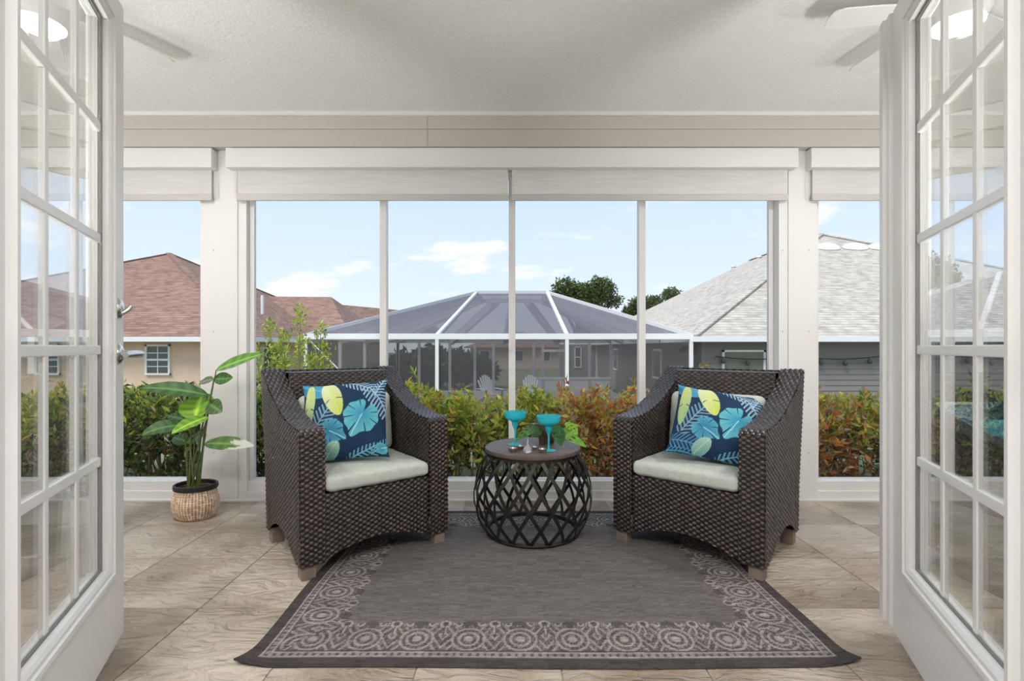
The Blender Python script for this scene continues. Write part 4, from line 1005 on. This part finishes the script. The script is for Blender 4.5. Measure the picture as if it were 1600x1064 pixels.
for pxa, pxb in ((231, 264), (60, 92)):
    a_, b_ = P(pxa, 541, wy), P(pxb, 583, wy); house_window(th_, a_.x, b_.x, b_.z, a_.z, wy-.005, OFF, 2, 4)
x_ = LX1-.45-OFF.x
for y_ in (2.0, 6.5):
    wn = MB().box(x_-.02, x_+.05, y_-.55, y_+.55, 1.15, 2.15).build('window', M['alu'], th_)
    for k in (0, 1): bx('pane', M['pane_dark'], wn, x_+.04, x_+.06, y_-.5+k*.52, y_-.02+k*.52, 1.2, 2.1)
# wing behind with its own roof
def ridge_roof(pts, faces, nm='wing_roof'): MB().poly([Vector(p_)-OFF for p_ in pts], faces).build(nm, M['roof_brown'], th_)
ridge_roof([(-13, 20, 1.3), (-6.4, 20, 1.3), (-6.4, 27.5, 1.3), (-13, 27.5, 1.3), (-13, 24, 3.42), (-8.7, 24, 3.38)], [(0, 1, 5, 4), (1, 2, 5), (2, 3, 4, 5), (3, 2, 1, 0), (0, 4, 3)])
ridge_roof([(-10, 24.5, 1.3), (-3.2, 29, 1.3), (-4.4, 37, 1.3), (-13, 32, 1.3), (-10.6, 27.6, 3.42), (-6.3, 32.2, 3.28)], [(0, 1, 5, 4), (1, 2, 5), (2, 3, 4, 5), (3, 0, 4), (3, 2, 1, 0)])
bx('wing_wall', M['stucco'], th_, -12.5-OFF.x, -6.9-OFF.x, 6.2, 12.8, 0, 2.36)
MB().tube([Vector((-8.6, 17.2, 2.1))-OFF, Vector((-8.6, 17.2, 2.75))-OFF], .05, 8).build('vent_pipe', M['plastic_white'], th_, True)

# far pinkish house behind the cage
fh = empty('far_house', (1, 48, -1.1), label='distant beige house seen through the pool cage', cat='house'); OFF = Vector(fh.location)
bx('wall', M['stucco_pink'], fh, -5, 4, 0, 8, 0, 2.1)
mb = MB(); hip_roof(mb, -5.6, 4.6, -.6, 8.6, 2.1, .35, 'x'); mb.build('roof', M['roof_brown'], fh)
for x_ in (-3.6, -.4, 2.2):
    wn = bx('window', M['alu'], fh, x_-.5, x_+.5, -.06, .02, .7, 1.8); bx('pane', M['pane_dark'], wn, x_-.42, x_+.42, -.08, -.05, .78, 1.72)

# ------------------------------------------------------------------ pool cage
CX0, CX1, CY0, CY1, CE, CTZ = -5.37, 4.66, 13.0, 23.5, 1.24, 2.80
GZ = -1.1
pc = empty('pool_cage', ((CX0+CX1)/2, CY0, GZ), label='white framed pool cage with grey screens and hipped roof', cat='pool cage'); OFF = Vector(pc.location)
def fr(nm, p_, q_, w_=.07, h_=.10, mt='alu'): return MB().beam(Vector(p_)-OFF, Vector(q_)-OFF, w_, h_).build(nm, M[mt], pc)
def scrn(pts, mt='screen'): return MB().poly([Vector(p_)-OFF for p_ in pts], [tuple(range(len(pts)))]).build('screen_panel', M[mt], pc)
fxs = [CX0, -1.95, 1.43, CX1]
for x_ in fxs: fr('post', (x_, CY0, GZ), (x_, CY0, CE), .09, .09)
fr('eave_beam', (CX0-.05, CY0, CE), (CX1+.05, CY0, CE), .10, .15)
fr('eave_beam', (CX0, CY0, CE), (CX0, CY1, CE), .10, .15); fr('eave_beam', (CX0, CY1, CE), (CX1, CY1, CE), .10, .15, 'alu_grey')
for a_, b_ in zip(fxs, fxs[1:]): scrn([(a_, CY0, GZ), (b_, CY0, GZ), (b_, CY0, CE), (a_, CY0, CE)])
fr('brace', (CX0+.1, CY0, CE-.1), (CX0+1.0, CY0, CE-1.0), .025, .025)
sys_ = [CY0, 15.6, 18.2, 20.8, CY1]
for y_ in sys_[1:]: fr('post', (CX0, y_, GZ), (CX0, y_, CE), .09, .09)
for a_, b_ in zip(sys_, sys_[1:]): scrn([(CX0, a_, GZ), (CX0, b_, GZ), (CX0, b_, CE), (CX0, a_, CE)])
# back wall: posts, door, kick panels
bpx = [CX0, P(655, 0, CY1).x, P(703, 0, CY1).x, P(742, 0, CY1).x, P(771, 0, CY1).x, P(834, 0, CY1).x, P(848, 0, CY1).x, P(883, 0, CY1).x, P(921, 0, CY1).x, CX1]
for x_ in bpx: fr('post', (x_, CY1, GZ), (x_, CY1, CE), .13, .09, 'alu_grey')
for i, (a_, b_) in enumerate(zip(bpx, bpx[1:])):
    zk = GZ
    if i >= 5: 
        zk = P(0, 591, CY1).z; bx('kick_panel', M['alu'], pc, a_-OFF.x, b_-OFF.x, CY1-.02-OFF.y, CY1+.02-OFF.y, 0, zk-GZ)
    scrn([(a_, CY1, zk), (b_, CY1, zk), (b_, CY1, CE), (a_, CY1, CE)])
fr('door_head', (bpx[6], CY1-.02, P(0, 548, CY1).z), (bpx[7], CY1-.02, P(0, 548, CY1).z), .1, .12, 'alu')
fr('chair_rail', (bpx[5], CY1-.02, P(0, 591, CY1).z), (bpx[9], CY1-.02, P(0, 591, CY1).z), .08, .10, 'alu')
# roof
TLx, TRx, TY0, TY1 = -1.2, 1.2, 17.0, 19.8
A0, B0, C0, D0 = Vector((CX0, CY0, CE)), Vector((CX1, CY0, CE)), Vector((CX1, CY1, CE)), Vector((CX0, CY1, CE))
A1, B1, C1, D1 = Vector((TLx, TY0, CTZ)), Vector((TRx, TY0, CTZ)), Vector((TRx, TY1, CTZ)), Vector((TLx, TY1, CTZ))
f1, f2 = Vector((-1.95, CY0, CE)), Vector((1.43, CY0, CE))
fr('rafter', f1, A1, .09, .14); fr('rafter', f2, B1, .09, .14)
for p_, q_ in ((A0, A1), (B0, B1), (C0, C1), (D0, D1)): fr('hip_rafter', p_, q_, .10, .16, 'alu_grey')
for p_, q_ in ((A1, B1), (B1, C1), (C1, D1), (D1, A1)): fr('ridge_beam', p_, q_, .10, .16, 'alu_grey')
for s_ in ((A0, f1, A1), (f1, f2, B1, A1), (f2, B0, B1), (A1, B1, C1, D1)): scrn(s_, 'screen_roof')
for (p0, p1, q0, q1) in ((A0, D0, A1, D1), (B0, C0, B1, C1), (D0, C0, D1, C1)):
    n_ = 4; prev = (p0, q0)
    for k in range(1, n_+1):
        t = k/n_; a_, b_ = p0.lerp(p1, t), q0.lerp(q1, t)
        if k < n_: fr('rafter', a_, b_, .16, .34, 'alu_grey')
        scrn((prev[0], a_, b_, prev[1]), 'screen_roof'); prev = (a_, b_)
bx('pool_deck', M['deck'], pc, CX0-OFF.x, CX1-OFF.x, 0, CY1-CY0, -.05, .03)

# adirondack chairs inside the cage
def adirondack(x, y, rz, label):
    c_ = empty('adirondack_chair', (x, y, GZ+.03), rz, label=label, cat='chair', group='adirondack chairs in the pool cage')
    for i in range(7):
        k = i-3; hgt = .74-.022*k*k; xx = k*.075
        MB().beam((xx*.72, .30, .34), (xx*1.15, .58, .34+hgt*.93), .062, .02, up=(0, -1, .3)).build('back_slat', M['plastic_white'], c_)
    for i in range(5): bx('seat_slat', M['plastic_white'], c_, -.26, .26, -.22+i*.105, -.13+i*.105, .37-.022*i, .39-.022*i)
    for s_ in (-1, 1):
        bx('armrest', M['plastic_white'], c_, s_*.34-.06, s_*.34+.06, -.30, .42, .54, .565, .004)
        bx('leg', M['seat_blue'], c_, s_*.31-.02, s_*.31+.02, -.26, -.16, 0, .54); MB().beam((s_*.29, -.24, .33), (s_*.27, .50, .04), .03, .11).build('leg', M['seat_blue'], c_)
    return c_
adirondack(P(768, 0, 17.6).x, 17.6, math.radians(28), 'white adirondack chair angled beside the middle window mullion')
adirondack(P(827, 0, 17.6).x, 17.6, math.radians(-6), 'white adirondack chair facing the hedge before the cage door')
